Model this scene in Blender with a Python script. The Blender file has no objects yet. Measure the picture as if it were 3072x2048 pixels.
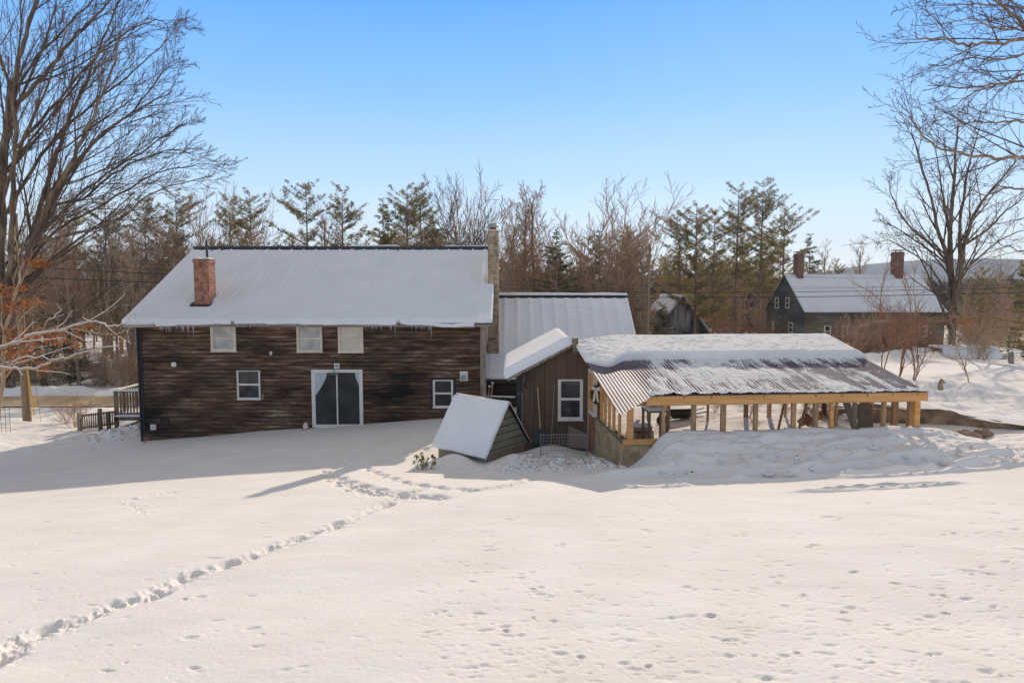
import bpy, math, random
import numpy as np
from mathutils import Vector

SC = bpy.context.scene
COL = SC.collection
R = math.radians
# ------------------------------------------------------------------ camera
F = 2048.0; CZ = 5.2; PITCH = R(4.5)
cam = bpy.data.objects.new('camera', bpy.data.cameras.new('camera'))
COL.objects.link(cam); SC.camera = cam
cam.location = (0, 0, CZ); cam.rotation_euler = (R(90) - PITCH, 0, 0)
cam.data.sensor_width = 36; cam.data.lens = 24
cam.data.clip_start = 0.05; cam.data.clip_end = 20000
# ------------------------------------------------------------------ light
SUN_AZ = 18.0; SUN_EL = 25.0          # azimuth measured from +Y towards +X
SUN_STR = 2.7; SKY_STR = 0.13; EXPO = 0.62
sl = bpy.data.lights.new('sun', 'SUN'); sl.energy = SUN_STR; sl.angle = R(0.6); sl.color = (1.0, 0.86, 0.71)
sun = bpy.data.objects.new('sun', sl); COL.objects.link(sun)
sdir = Vector((math.sin(R(SUN_AZ)) * math.cos(R(SUN_EL)), math.cos(R(SUN_AZ)) * math.cos(R(SUN_EL)), math.sin(R(SUN_EL))))
sun.rotation_euler = sdir.to_track_quat('Z', 'Y').to_euler()
sun.location = (10, 30, 40)
w = bpy.data.worlds.new('World'); SC.world = w; w.use_nodes = True
wn = w.node_tree.nodes; wl = w.node_tree.links; wn.clear()
def wnode(t, **k):
    n = wn.new(t)
    for a, b in k.items(): setattr(n, a, b)
    return n
sky = wnode('ShaderNodeTexSky', sky_type='NISHITA', sun_disc=False, sun_elevation=R(SUN_EL), sun_rotation=R(SUN_AZ),
            altitude=200, air_density=1.0, dust_density=0.2, ozone_density=2.0)
wtc = wnode('ShaderNodeTexCoord'); wsep = wnode('ShaderNodeSeparateXYZ'); wl.new(wtc.outputs['Generated'], wsep.inputs[0])
wramp = wnode('ShaderNodeValToRGB'); wl.new(wsep.outputs['Z'], wramp.inputs[0])
cr = wramp.color_ramp
stops = [(0.0, (6.3, 6.3, 6.3)), (0.06, (5.0, 5.7, 6.1)), (0.15, (2.8, 4.2, 5.9)), (0.26, (1.35, 3.05, 5.7)), (0.38, (0.5, 2.15, 5.4)), (0.5, (2.1, 2.05, 2.0)), (1.0, (2.25, 2.0, 1.7))]
while len(cr.elements) < len(stops): cr.elements.new(0.5)
for e, (p, c) in zip(cr.elements, stops):
    e.position = p; e.color = (c[0] / 8, c[1] / 8, c[2] / 8, 1)
wm = wnode('ShaderNodeMix', data_type='RGBA', blend_type='MULTIPLY'); wm.inputs[0].default_value = 1
wl.new(wramp.outputs[0], wm.inputs[6]); wm.inputs[7].default_value = (8, 8, 8, 1)
wx = wnode('ShaderNodeMix', data_type='RGBA'); wx.inputs[0].default_value = 0.93
wl.new(sky.outputs[0], wx.inputs[6]); wl.new(wm.outputs[2], wx.inputs[7])
wb = wnode('ShaderNodeBackground'); wb.inputs[1].default_value = SKY_STR; wl.new(wx.outputs[2], wb.inputs[0])
wo = wnode('ShaderNodeOutputWorld'); wl.new(wb.outputs[0], wo.inputs[0])
SC.view_settings.view_transform = 'Standard'; SC.view_settings.look = 'None'
SC.view_settings.exposure = EXPO; SC.view_settings.gamma = 1.0; SC.view_settings.use_curve_mapping = False

# ------------------------------------------------------------------ helpers
CP, SP = math.cos(PITCH), math.sin(PITCH)
def ray(px, py):
    cx = (px - 1536) / F; cy = (1024 - py) / F
    return (cx, CP + SP * cy, -SP + CP * cy)
def P(px, py, Y):
    d = ray(px, py); t = Y / d[1]
    return Vector((d[0] * t, Y, CZ + d[2] * t))
def PX(px, py, X):
    d = ray(px, py); t = X / d[0]
    return Vector((X, d[1] * t, CZ + d[2] * t))

# ---- materials
def M(name, c1, c2=None, scale=5.0, rough=0.8, bump=0.0, bscale=None, stretch=(1, 1, 1), metallic=0.0, detail=5, lo=0.35, hi=0.65, spec=None, trans=0.0, alpha=None):
    m = bpy.data.materials.new(name); m.use_nodes = True
    nt = m.node_tree; N = nt.nodes; L = nt.links
    b = N['Principled BSDF']; b.inputs['Roughness'].default_value = rough; b.inputs['Metallic'].default_value = metallic
    if spec is not None: b.inputs['Specular IOR Level'].default_value = spec
    if trans: b.inputs['Transmission Weight'].default_value = trans
    b.inputs['Base Color'].default_value = (*c1, 1)
    tc = N.new('ShaderNodeTexCoord'); mp = N.new('ShaderNodeMapping'); mp.inputs['Scale'].default_value = stretch
    L.new(tc.outputs['Object'], mp.inputs[0])
    if c2 is not None:
        no = N.new('ShaderNodeTexNoise'); no.inputs['Scale'].default_value = scale; no.inputs['Detail'].default_value = detail
        L.new(mp.outputs[0], no.inputs['Vector'])
        r = N.new('ShaderNodeValToRGB'); r.color_ramp.elements[0].position = lo; r.color_ramp.elements[1].position = hi
        r.color_ramp.elements[0].color = (*c1, 1); r.color_ramp.elements[1].color = (*c2, 1)
        L.new(no.outputs['Fac'], r.inputs[0]); L.new(r.outputs[0], b.inputs['Base Color'])
    if bump:
        n2 = N.new('ShaderNodeTexNoise'); n2.inputs['Scale'].default_value = bscale or scale * 3; n2.inputs['Detail'].default_value = 6
        L.new(mp.outputs[0], n2.inputs['Vector'])
        bp = N.new('ShaderNodeBump'); bp.inputs['Strength'].default_value = 1.0; bp.inputs['Distance'].default_value = bump
        L.new(n2.outputs['Fac'], bp.inputs['Height']); L.new(bp.outputs[0], b.inputs['Normal'])
    return m

def siding(name, cols, course=0.115, vertical=False, big=0.35, dark=(0.02, 0.016, 0.014), green=(0.05, 0.05, 0.035), stainlo=0.42, stainhi=0.62, streak=0):
    """weathered boards: random tone per board course, streaks along it, larger stains"""
    m = bpy.data.materials.new(name); m.use_nodes = True
    nt = m.node_tree; N = nt.nodes; L = nt.links; b = N['Principled BSDF']; b.inputs['Roughness'].default_value = 0.85
    b.inputs['Specular IOR Level'].default_value = 0.25
    tc = N.new('ShaderNodeTexCoord'); sp = N.new('ShaderNodeSeparateXYZ'); L.new(tc.outputs['Object'], sp.inputs[0])
    ax = 'X' if vertical else 'Z'
    dv = N.new('ShaderNodeMath'); dv.operation = 'DIVIDE'; dv.inputs[1].default_value = course; L.new(sp.outputs[ax], dv.inputs[0])
    fl = N.new('ShaderNodeMath'); fl.operation = 'FLOOR'; L.new(dv.outputs[0], fl.inputs[0])
    cb = N.new('ShaderNodeCombineXYZ')
    sc = N.new('ShaderNodeMath'); sc.operation = 'MULTIPLY'; sc.inputs[1].default_value = 0.5 if not streak else 0.95
    L.new(sp.outputs['Z' if vertical else 'X'], sc.inputs[0])
    L.new(sc.outputs[0], cb.inputs[0])
    st = N.new('ShaderNodeMath'); st.operation = 'MULTIPLY'; st.inputs[1].default_value = streak; L.new(sp.outputs[ax], st.inputs[0])
    k = N.new('ShaderNodeMath'); k.operation = 'MULTIPLY'; k.inputs[1].default_value = 0.83; L.new(fl.outputs[0], k.inputs[0]); ay = N.new('ShaderNodeMath'); L.new(st.outputs[0], ay.inputs[0]); L.new(k.outputs[0], ay.inputs[1]); L.new((ay if streak else k).outputs[0], cb.inputs[1])
    n1 = N.new('ShaderNodeTexNoise'); n1.inputs['Scale'].default_value = 1.0; n1.inputs['Detail'].default_value = 8; n1.inputs['Roughness'].default_value = 0.7
    L.new(cb.outputs[0], n1.inputs['Vector'])
    r = N.new('ShaderNodeValToRGB'); el = r.color_ramp.elements
    while len(el) < len(cols): el.new(0.5)
    for i, c in enumerate(cols): el[i].position = 0.3 + 0.4 * i / (len(cols) - 1); el[i].color = (*c, 1)
    L.new(n1.outputs['Fac'], r.inputs[0])
    mp = N.new('ShaderNodeMapping'); mp.inputs['Scale'].default_value = (0.45, 0.45, 1.6) if not vertical else (2, 2, 0.5)
    L.new(tc.outputs['Object'], mp.inputs[0])
    n2 = N.new('ShaderNodeTexNoise'); n2.inputs['Scale'].default_value = big * 2; n2.inputs['Detail'].default_value = 7; n2.inputs['Roughness'].default_value = 0.6
    L.new(mp.outputs[0], n2.inputs['Vector'])
    r2 = N.new('ShaderNodeValToRGB'); r2.color_ramp.elements[0].position = stainlo; r2.color_ramp.elements[1].position = stainhi
    L.new(n2.outputs['Fac'], r2.inputs[0])
    mx = N.new('ShaderNodeMix'); mx.data_type = 'RGBA'; L.new(r2.outputs[0], mx.inputs[0]); L.new(r.outputs[0], mx.inputs[6]); mx.inputs[7].default_value = (*dark, 1)
    n3 = N.new('ShaderNodeTexNoise'); n3.inputs['Scale'].default_value = 0.35; n3.inputs['Detail'].default_value = 4
    L.new(tc.outputs['Object'], n3.inputs['Vector'])
    r3 = N.new('ShaderNodeValToRGB'); r3.color_ramp.elements[0].position = 0.5; r3.color_ramp.elements[1].position = 0.72
    L.new(n3.outputs['Fac'], r3.inputs[0]); 
    mm = N.new('ShaderNodeMath'); mm.operation = 'MULTIPLY'; mm.inputs[1].default_value = 0.5; L.new(r3.outputs[0], mm.inputs[0])
    my = N.new('ShaderNodeMix'); my.data_type = 'RGBA'; L.new(mm.outputs[0], my.inputs[0]); L.new(mx.outputs[2], my.inputs[6]); my.inputs[7].default_value = (*green, 1)
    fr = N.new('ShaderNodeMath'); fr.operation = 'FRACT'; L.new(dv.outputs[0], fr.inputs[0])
    lr = N.new('ShaderNodeValToRGB'); lr.color_ramp.elements[0].position = 0.02; lr.color_ramp.elements[0].color = (0.22, 0.2, 0.18, 1); lr.color_ramp.elements[1].position = 0.3 if not vertical else 0.06; lr.color_ramp.elements[1].color = (1, 1, 1, 1)  # lap shade painted into the colour as a dark line along each board edge
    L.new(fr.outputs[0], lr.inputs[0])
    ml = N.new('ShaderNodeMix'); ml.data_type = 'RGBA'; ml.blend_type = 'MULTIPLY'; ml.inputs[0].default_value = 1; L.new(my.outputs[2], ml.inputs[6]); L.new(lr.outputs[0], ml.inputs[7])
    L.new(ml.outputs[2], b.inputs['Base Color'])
    n4 = N.new('ShaderNodeTexNoise'); n4.inputs['Scale'].default_value = 25; n4.inputs['Detail'].default_value = 5
    mp4 = N.new('ShaderNodeMapping'); mp4.inputs['Scale'].default_value = (0.15, 0.15, 1) if not vertical else (1, 1, 0.1)
    L.new(tc.outputs['Object'], mp4.inputs[0]); L.new(mp4.outputs[0], n4.inputs['Vector'])
    bp = N.new('ShaderNodeBump'); bp.inputs['Distance'].default_value = 0.006; L.new(n4.outputs['Fac'], bp.inputs['Height']); L.new(bp.outputs[0], b.inputs['Normal'])
    return m

def brick(name, c1, c2, mortar, scale=1.0, bw=0.2, rh=0.07):
    m = bpy.data.materials.new(name); m.use_nodes = True
    nt = m.node_tree; N = nt.nodes; L = nt.links; b = N['Principled BSDF']; b.inputs['Roughness'].default_value = 0.9
    tc = N.new('ShaderNodeTexCoord'); sp = N.new('ShaderNodeSeparateXYZ'); L.new(tc.outputs['Object'], sp.inputs[0])
    ad = N.new('ShaderNodeMath'); L.new(sp.outputs['X'], ad.inputs[0]); L.new(sp.outputs['Y'], ad.inputs[1])
    cb = N.new('ShaderNodeCombineXYZ'); L.new(ad.outputs[0], cb.inputs[0]); L.new(sp.outputs['Z'], cb.inputs[1])
    br = N.new('ShaderNodeTexBrick'); br.inputs['Scale'].default_value = 1; br.inputs['Mortar Size'].default_value = 0.009
    br.inputs['Brick Width'].default_value = bw; br.inputs['Row Height'].default_value = rh
    br.inputs['Color1'].default_value = (*c1, 1); br.inputs['Color2'].default_value = (*c2, 1); br.inputs['Mortar'].default_value = (*mortar, 1)
    L.new(cb.outputs[0], br.inputs['Vector'])
    n = N.new('ShaderNodeTexNoise'); n.inputs['Scale'].default_value = 6; n.inputs['Detail'].default_value = 5; L.new(tc.outputs['Object'], n.inputs['Vector'])
    r = N.new('ShaderNodeValToRGB'); r.color_ramp.elements[0].color = (0.45, 0.42, 0.4, 1); r.color_ramp.elements[0].position = 0.3
    r.color_ramp.elements[1].color = (1.15, 1.15, 1.15, 1); r.color_ramp.elements[1].position = 0.6
    L.new(n.outputs['Fac'], r.inputs[0])
    mx = N.new('ShaderNodeMix'); mx.data_type = 'RGBA'; mx.blend_type = 'MULTIPLY'; mx.inputs[0].default_value = 1
    L.new(br.outputs[0], mx.inputs[6]); L.new(r.outputs[0], mx.inputs[7]); L.new(mx.outputs[2], b.inputs['Base Color'])
    bp = N.new('ShaderNodeBump'); bp.inputs['Distance'].default_value = 0.01; bp.invert = True; L.new(br.outputs['Fac'], bp.inputs['Height']); L.new(bp.outputs[0], b.inputs['Normal'])
    return m

def snowmat(name, c=(0.84, 0.845, 0.86), bump=0.02, bs=6.0, c2=None):
    m = M(name, c, c2 or tuple(v * 0.93 for v in c), scale=0.9, rough=1.0, bump=bump, bscale=bs, detail=6, lo=0.35, hi=0.7, spec=0.04)
    b = m.node_tree.nodes['Principled BSDF']
    return m

MAT = dict(
    snow=snowmat('snow', (0.87, 0.82, 0.775), 0.007, 18.0, (0.82, 0.76, 0.7)),
    roof_snow=snowmat('roof_snow', (0.86, 0.835, 0.82), 0.02, 9.0),
    rough_snow=snowmat('rough_snow', (0.87, 0.83, 0.79), 0.014, 12.0),
    ice=M('ice', (0.75, 0.8, 0.83), rough=0.15, trans=0.5),
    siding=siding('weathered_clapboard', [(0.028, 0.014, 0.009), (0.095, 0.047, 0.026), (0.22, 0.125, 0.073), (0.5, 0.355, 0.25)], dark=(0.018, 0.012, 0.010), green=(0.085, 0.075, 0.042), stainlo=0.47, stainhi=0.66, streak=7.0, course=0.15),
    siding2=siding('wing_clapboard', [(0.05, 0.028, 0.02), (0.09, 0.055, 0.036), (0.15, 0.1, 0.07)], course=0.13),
    shed=siding('brown_panel', [(0.14, 0.088, 0.055), (0.17, 0.11, 0.07), (0.2, 0.13, 0.085)], course=0.3, vertical=True, dark=(0.115, 0.076, 0.05), stainlo=0.4, stainhi=0.9),
    barn=siding('grey_barn_board', [(0.12, 0.11, 0.1), (0.28, 0.25, 0.21), (0.45, 0.38, 0.3)], course=0.22, vertical=True, big=0.5, dark=(0.05, 0.05, 0.055)),
    well=siding('sage_clapboard', [(0.37, 0.345, 0.26), (0.42, 0.395, 0.3), (0.47, 0.44, 0.345)], course=0.19, dark=(0.3, 0.275, 0.2)),
    neighbor=siding('grey_shingle', [(0.165, 0.16, 0.145), (0.21, 0.2, 0.18), (0.25, 0.24, 0.215)], course=0.2, dark=(0.11, 0.108, 0.098)),
    neighborf=siding('grey_brown_clapboard', [(0.2, 0.155, 0.1), (0.27, 0.21, 0.135), (0.33, 0.26, 0.17)], course=0.16, dark=(0.15, 0.115, 0.075)),
    trim=M('cream_trim', (0.82, 0.68, 0.52), (0.66, 0.53, 0.4), 3, 0.6),
    white=M('white_paint', (0.84, 0.76, 0.67), (0.72, 0.65, 0.57), 4, 0.5),
    oldtrim=M('worn_trim', (0.42, 0.33, 0.26), (0.2, 0.14, 0.1), 4, 0.8, stretch=(3, 3, 0.5)),
    fascia=M('weathered_fascia', (0.33, 0.28, 0.24), (0.2, 0.16, 0.13), 3, 0.8, stretch=(0.4, 1, 2)),
    gutter=M('gutter', (0.42, 0.38, 0.34), (0.3, 0.27, 0.24), 2, 0.5, stretch=(0.4, 1, 1)),
    dark=M('dark_metal', (0.02, 0.022, 0.026), (0.04, 0.04, 0.045), 4, 0.5),
    darktrim=M('dark_trim', (0.035, 0.032, 0.03), (0.02, 0.02, 0.02), 4, 0.7),
    glass=M('dark_glass', (0.055, 0.058, 0.06), (0.015, 0.017, 0.02), 2.2, rough=0.05, spec=0.5),
    glassdoor=M('screened_glass', (0.06, 0.058, 0.058), (0.025, 0.025, 0.027), 1.2, rough=0.16, spec=0.22),
    blind=M('blind_behind_glass', (0.52, 0.47, 0.41), (0.3, 0.28, 0.26), 2.5, 0.12, spec=0.7, detail=3),
    blindy=M('yellowed_blind', (0.66, 0.58, 0.43), (0.56, 0.5, 0.38), 2.5, 0.15, spec=0.7),
    curtain=M('curtain', (0.6, 0.62, 0.6), (0.38, 0.41, 0.4), 8, 0.8, stretch=(6, 6, 0.5)),
    brick=brick('red_brick', (0.46, 0.15, 0.065), (0.3, 0.09, 0.045), (0.42, 0.33, 0.26)),
    brickd=brick('dark_brick', (0.3, 0.135, 0.09), (0.2, 0.085, 0.06), (0.26, 0.2, 0.16)),
    block=brick('tan_flue_block', (0.44, 0.33, 0.21), (0.36, 0.27, 0.17), (0.26, 0.19, 0.12), bw=1.3, rh=0.24),
    clay=M('clay_tile', (0.36, 0.1, 0.04), (0.25, 0.07, 0.03), 5, 0.8),
    galv=M('galvanised', (0.35, 0.37, 0.38), (0.2, 0.21, 0.22), 8, 0.4, metallic=0.7),
    lumber=M('new_lumber', (0.78, 0.40, 0.14), (0.62, 0.29, 0.09), 1.6, 0.7, stretch=(0.6, 1, 6), bump=0.002, bscale=30),
    stud=M('stud_lumber', (0.56, 0.32, 0.14), (0.26, 0.17, 0.1), 3, 0.75, stretch=(5, 5, 0.6)),
    greenpt=M('treated_lumber', (0.24, 0.19, 0.125), (0.15, 0.12, 0.08), 3, 0.8, stretch=(5, 5, 0.6)),
    concrete=M('mossy_concrete', (0.44, 0.31, 0.18), (0.22, 0.16, 0.09), 4, 0.95, bump=0.02, bscale=12),
    stone=M('retaining_stone', (0.42, 0.29, 0.18), (0.15, 0.1, 0.065), 2.5, 0.95, bump=0.05, bscale=5),
    poly=M('smoke_polycarbonate', (0.125, 0.085, 0.11), (0.21, 0.19, 0.22), 0.9, 0.6, spec=0.25),
    bark=M('bark', (0.4, 0.28, 0.19), (0.17, 0.115, 0.075), 9, 0.95, bump=0.02, bscale=20, stretch=(1, 1, 0.3)),
    barkm=M('mossy_bark', (0.25, 0.175, 0.105), (0.07, 0.045, 0.03), 5, 0.95, bump=0.02, bscale=20, stretch=(1, 1, 0.3)),
    twig=M('twig', (0.16, 0.1, 0.07), (0.08, 0.05, 0.035), 2, 0.9),
    twigr=M('red_twig', (0.55, 0.33, 0.21), (0.32, 0.19, 0.12), 2, 0.9),
    twigy=M('tan_twig', (0.5, 0.35, 0.22), (0.34, 0.23, 0.14), 2, 0.9),
    sap=M('orange_stem', (0.36, 0.17, 0.085), (0.23, 0.11, 0.06), 3, 0.85),
    needle=M('pine_needles', (0.16, 0.15, 0.06), (0.36, 0.26, 0.115), 0.5, 0.8),
    needled=M('hemlock_needles', (0.08, 0.105, 0.045), (0.16, 0.16, 0.065), 0.6, 0.8),
    leafo=M('copper_leaves', (0.45, 0.15, 0.04), (0.27, 0.09, 0.03), 3, 0.8),
    leafg=M('evergreen_leaf', (0.3, 0.27, 0.06), (0.17, 0.17, 0.05), 6, 0.5),
    pole=M('pole_wood', (0.33, 0.23, 0.13), (0.2, 0.145, 0.09), 2, 0.9, stretch=(4, 4, 0.4), bump=0.004, bscale=20),
    yellow=M('yellow_plastic', (0.8, 0.42, 0.03), rough=0.5),
    deckw=M('deck_wood', (0.24, 0.165, 0.105), (0.13, 0.09, 0.06), 3, 0.85, stretch=(3, 3, 0.6)),
    picket=M('picket_wood', (0.4, 0.29, 0.2), (0.26, 0.185, 0.12), 4, 0.85, stretch=(3, 3, 0.6)),
    black=M('black_plastic', (0.02, 0.02, 0.022), rough=0.4),
    redp=M('red_plastic', (0.4, 0.04, 0.02), rough=0.4),
    wire=M('wire_mesh', (0.4, 0.41, 0.42), rough=0.4, metallic=0.6),
    handle=M('tool_handle', (0.6, 0.42, 0.22), (0.5, 0.34, 0.17), 5, 0.6),
    cable=M('power_cable', (0.02, 0.02, 0.022), rough=0.6),
    road=M('sanded_road', (0.64, 0.46, 0.27), (0.46, 0.32, 0.19), 0.8, 0.95, bump=0.03, bscale=6, stretch=(0.3, 1, 1)),
    hill=M('wooded_hill', (0.035, 0.035, 0.035), (0.09, 0.085, 0.085), 0.02, 1.0, detail=10, lo=0.4, hi=0.65),
    ply=M('plywood', (0.32, 0.24, 0.17), (0.25, 0.18, 0.13), 3, 0.8),
    rug=M('stone_grey', (0.3, 0.27, 0.22), (0.18, 0.16, 0.13), 4, 0.9, bump=0.02),
)

def translucent(key, f):
    m = MAT[key]; nt = m.node_tree; b = nt.nodes['Principled BSDF']; out = [n for n in nt.nodes if n.type == 'OUTPUT_MATERIAL'][0]
    t = nt.nodes.new('ShaderNodeBsdfTranslucent'); mx = nt.nodes.new('ShaderNodeMixShader'); mx.inputs[0].default_value = f
    src = b.inputs['Base Color'].links[0].from_socket; nt.links.new(src, t.inputs[0])
    nt.links.new(b.outputs[0], mx.inputs[1]); nt.links.new(t.outputs[0], mx.inputs[2]); nt.links.new(mx.outputs[0], out.inputs[0])
for k_ in ('needle', 'needled', 'leafo', 'leafg'): translucent(k_, .45)

# ---- objects
def thing(name, label, cat, loc=(0, 0, 0), group=None, rotz=0.0, scale=1.0):
    o = bpy.data.objects.new(name, None); COL.objects.link(o); o.empty_display_size = 0.3
    o.location = loc; o.rotation_euler = (0, 0, rotz); o.scale = (scale,) * 3 if not hasattr(scale, '__len__') else scale
    tag(o, label, cat, group); return o
def tag(o, label=None, cat=None, group=None, kind=None):
    if label: o['label'] = label
    if cat: o['category'] = cat
    if group: o['group'] = group
    if kind: o['kind'] = kind
    return o
def rootloc(o):
    v = Vector((0, 0, 0))
    while o is not None: v += o.location; o = o.parent
    return v
def link(name, me, mat, parent=None, local=False):
    o = bpy.data.objects.new(name, me); COL.objects.link(o)
    if mat is not None: me.materials.append(mat)
    if parent is not None:
        if not local: o.location = -rootloc(parent)
        o.parent = parent
    return o
def npmesh(name, V, Q=None, T=None, smooth=False):
    me = bpy.data.meshes.new(name)
    V = np.asarray(V, dtype=np.float32).reshape(-1, 3)
    nq = 0 if Q is None else len(Q); ntr = 0 if T is None else len(T)
    me.vertices.add(len(V)); me.vertices.foreach_set('co', V.ravel())
    idx = []; starts = []
    if nq: idx.append(np.asarray(Q, dtype=np.int32).ravel())
    if ntr: idx.append(np.asarray(T, dtype=np.int32).ravel())
    idx = np.concatenate(idx); tot = np.concatenate([np.full(nq, 4, np.int32), np.full(ntr, 3, np.int32)])
    st = np.concatenate([[0], np.cumsum(tot)[:-1]]).astype(np.int32)
    me.loops.add(len(idx)); me.loops.foreach_set('vertex_index', idx)
    me.polygons.add(nq + ntr); me.polygons.foreach_set('loop_start', st); me.polygons.foreach_set('loop_total', tot)
    if smooth: me.polygons.foreach_set('use_smooth', np.ones(nq + ntr, dtype=bool))
    me.update(calc_edges=True); return me
class MB:
    def __init__(s): s.v = []; s.f = []
    def poly(s, vs, fs):
        b = len(s.v); s.v += [tuple(v) for v in vs]; s.f += [tuple(b + i for i in f) for f in fs]; return s
    def box(s, x0, y0, z0, x1, y1, z1):
        return s.hexa([(x0, y0, z0), (x1, y0, z0), (x1, y1, z0), (x0, y1, z0), (x0, y0, z1), (x1, y0, z1), (x1, y1, z1), (x0, y1, z1)])
    def hexa(s, c):
        return s.poly(c, [(0, 3, 2, 1), (4, 5, 6, 7), (0, 1, 5, 4), (1, 2, 6, 5), (2, 3, 7, 6), (3, 0, 4, 7)])
    def beam(s, p, q, wx, wy, up=(0, 0, 1)):
        p = Vector(p); q = Vector(q); d = (q - p).normalized(); u = Vector(up)
        if abs(d.dot(u)) > 0.95: u = Vector((0, 1, 0))
        a = d.cross(u).normalized(); b = a.cross(d).normalized()
        c = []
        for e in (p, q):
            for sa, sb in ((-1, -1), (1, -1), (1, 1), (-1, 1)): c.append(e + a * sa * wx / 2 + b * sb * wy / 2)
        return s.hexa(c)
    def tube(s, p, q, r0, r1=None, n=8, cap=True):
        r1 = r0 if r1 is None else r1
        p = Vector(p); q = Vector(q); d = (q - p).normalized(); u = Vector((0, 0, 1))
        if abs(d.z) > 0.9: u = Vector((1, 0, 0))
        a = d.cross(u).normalized(); b = d.cross(a); vs = []
        for e, r in ((p, r0), (q, r1)):
            for i in range(n):
                t = 2 * math.pi * i / n; vs.append(e + a * math.cos(t) * r + b * math.sin(t) * r)
        fs = [(i, (i + 1) % n, n + (i + 1) % n, n + i) for i in range(n)]
        if cap: fs += [tuple(range(n))[::-1], tuple(range(n, 2 * n))]
        return s.poly(vs, fs)
    def extrude(s, pts, v):
        """polygon (list of 3D points) extruded by vector v"""
        n = len(pts); v = Vector(v)
        vs = [Vector(p) for p in pts] + [Vector(p) + v for p in pts]
        return s.poly(vs, [tuple(range(n))[::-1], tuple(range(n, 2 * n))] + [(i, (i + 1) % n, n + (i + 1) % n, n + i) for i in range(n)])
    def build(s, name, mat, parent=None, smooth=False, local=False):
        me = bpy.data.meshes.new(name); me.from_pydata(s.v, [], s.f); me.update()
        if smooth: me.polygons.foreach_set('use_smooth', [True] * len(me.polygons))
        return link(name, me, mat, parent, local)

# ---- noise (numpy value noise)
def _h(i, j, s):
    n = (i.astype(np.int64) * 374761393 + j.astype(np.int64) * 668265263 + s * 974634777) & 0x7fffffff
    n = ((n ^ (n >> 13)) * 1274126177) & 0x7fffffff
    return ((n ^ (n >> 16)) & 0xffff) / 65535.0
def vn(x, y, s=0):
    x = np.asarray(x, float); y = np.asarray(y, float)
    i = np.floor(x); j = np.floor(y); fx = x - i; fy = y - j
    fx = fx * fx * (3 - 2 * fx); fy = fy * fy * (3 - 2 * fy); i = i.astype(np.int64); j = j.astype(np.int64)
    return (_h(i, j, s) * (1 - fx) + _h(i + 1, j, s) * fx) * (1 - fy) + (_h(i, j + 1, s) * (1 - fx) + _h(i + 1, j + 1, s) * fx) * fy
def fbm(x, y, s=0, o=4):
    r = 0; a = 0.5
    for k in range(o): r = r + a * (vn(x, y, s + k) - 0.5) * 2; x = x * 2.03 + 3.1; y = y * 2.03 + 1.7; a *= 0.5
    return r

# ---- greenhouse frame (used by the ground too)
GA = R(5.3); GO = Vector((2.10, 14.8, 0)); GU = Vector((math.cos(GA), math.sin(GA), 0)); GV = Vector((-math.sin(GA), math.cos(GA), 0))
GL = 7.46; GZE = 2.83; GZR = 3.67; GW = 4.0
def G(u, v, z): p = GO + GU * u + GV * v; return Vector((p.x, p.y, z))

# ------------------------------------------------------------------ ground height
cps = []
for px, py, Y in [(432, 1322, 25.6), (700, 1300, 25.6), (1000, 1279, 25.6), (1300, 1256, 25.6), (1500, 1228, 27.2), (1600, 1340, 18.8), (1770, 1368, 18.7),
                  (1875, 1408, 14.5), (1450, 1404, 17.1), (1305, 1372, 18.6), (1575, 1362, 18.7),
                  (15, 1300, 27), (62, 1262, 31), (222, 1290, 28), (335, 1292, 29.5), (60, 1208, 38), (330, 1208, 38),
                  (3072, 1296, 16.4), (2850, 1212, 20.5), (3072, 1250, 19.5), (2840, 1165, 24), (2700, 1100, 34), (3072, 1088, 36),
                  (2750, 1066, 45), (2560, 1056, 51), (3072, 1068, 48), (2100, 1288, 18.2), (2500, 1285, 18.2), (2100, 1215, 22), (2550, 1200, 23), (2920, 1157, 24.4)]:
    p = P(px, py, Y); cps.append((p.x, p.y, p.z))
cps += [(.3, 13.4, 1.38), (-1.2, 15.0, 1.0), (2.4, 13.0, 1.5), (5.5, 13.0, 1.55), (0, 11.5, 1.55), (0, 8, 1.9), (0, 5, 2.2), (0, 0, 2.5), (0, -20, 3.5), (-9, 12, .9), (-7, 8, 1.45), (-6, 4, 1.9), (9, 12, 1.75), (7, 8, 2.1), (6, 4, 2.35),
        (-15, 18, -.15), (-6, 18, .42), (4, 32, 1.0), (-5, 33, .1), (-25, 18, -.5), (13, 14, 1.8), (20, 20, 1.9), (-45, 38, -1.8), (-30, 52, -1.3), (10, 46, 0.3), (10, 60, -.3),
        (-5, 46, -.6), (-60, 80, -2), (0, 90, -1.8), (60, 80, -.6), (-40, -20, 1.5), (40, -20, 4), (150, 150, -2), (-150, 150, -4), (0, 170, -4), (40, 30, 1.8), (-40, 10, 0)]
C = np.array(cps)
def _tpsphi(r2): return np.where(r2 > 1e-9, r2 * np.log(np.maximum(r2, 1e-9)), 0.0)
_n = len(C)
_K = _tpsphi(((C[:, None, :2] - C[None, :, :2]) ** 2).sum(-1)) + np.eye(_n) * 6.0
_Pm = np.hstack([np.ones((_n, 1)), C[:, :2]])
_A = np.zeros((_n + 3, _n + 3)); _A[:_n, :_n] = _K; _A[:_n, _n:] = _Pm; _A[_n:, :_n] = _Pm.T
_W = np.linalg.solve(_A, np.concatenate([C[:, 2], np.zeros(3)]))
def base_z(x, y):
    x = np.asarray(x, float); y = np.asarray(y, float)
    xc = np.clip(x, -150, 150); yc = np.clip(y, -22, 170)
    z = _W[_n] + _W[_n + 1] * xc + _W[_n + 2] * yc
    for k in range(_n): z = z + _W[k] * _tpsphi((xc - C[k, 0]) ** 2 + (yc - C[k, 1]) ** 2)
    return z
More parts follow.
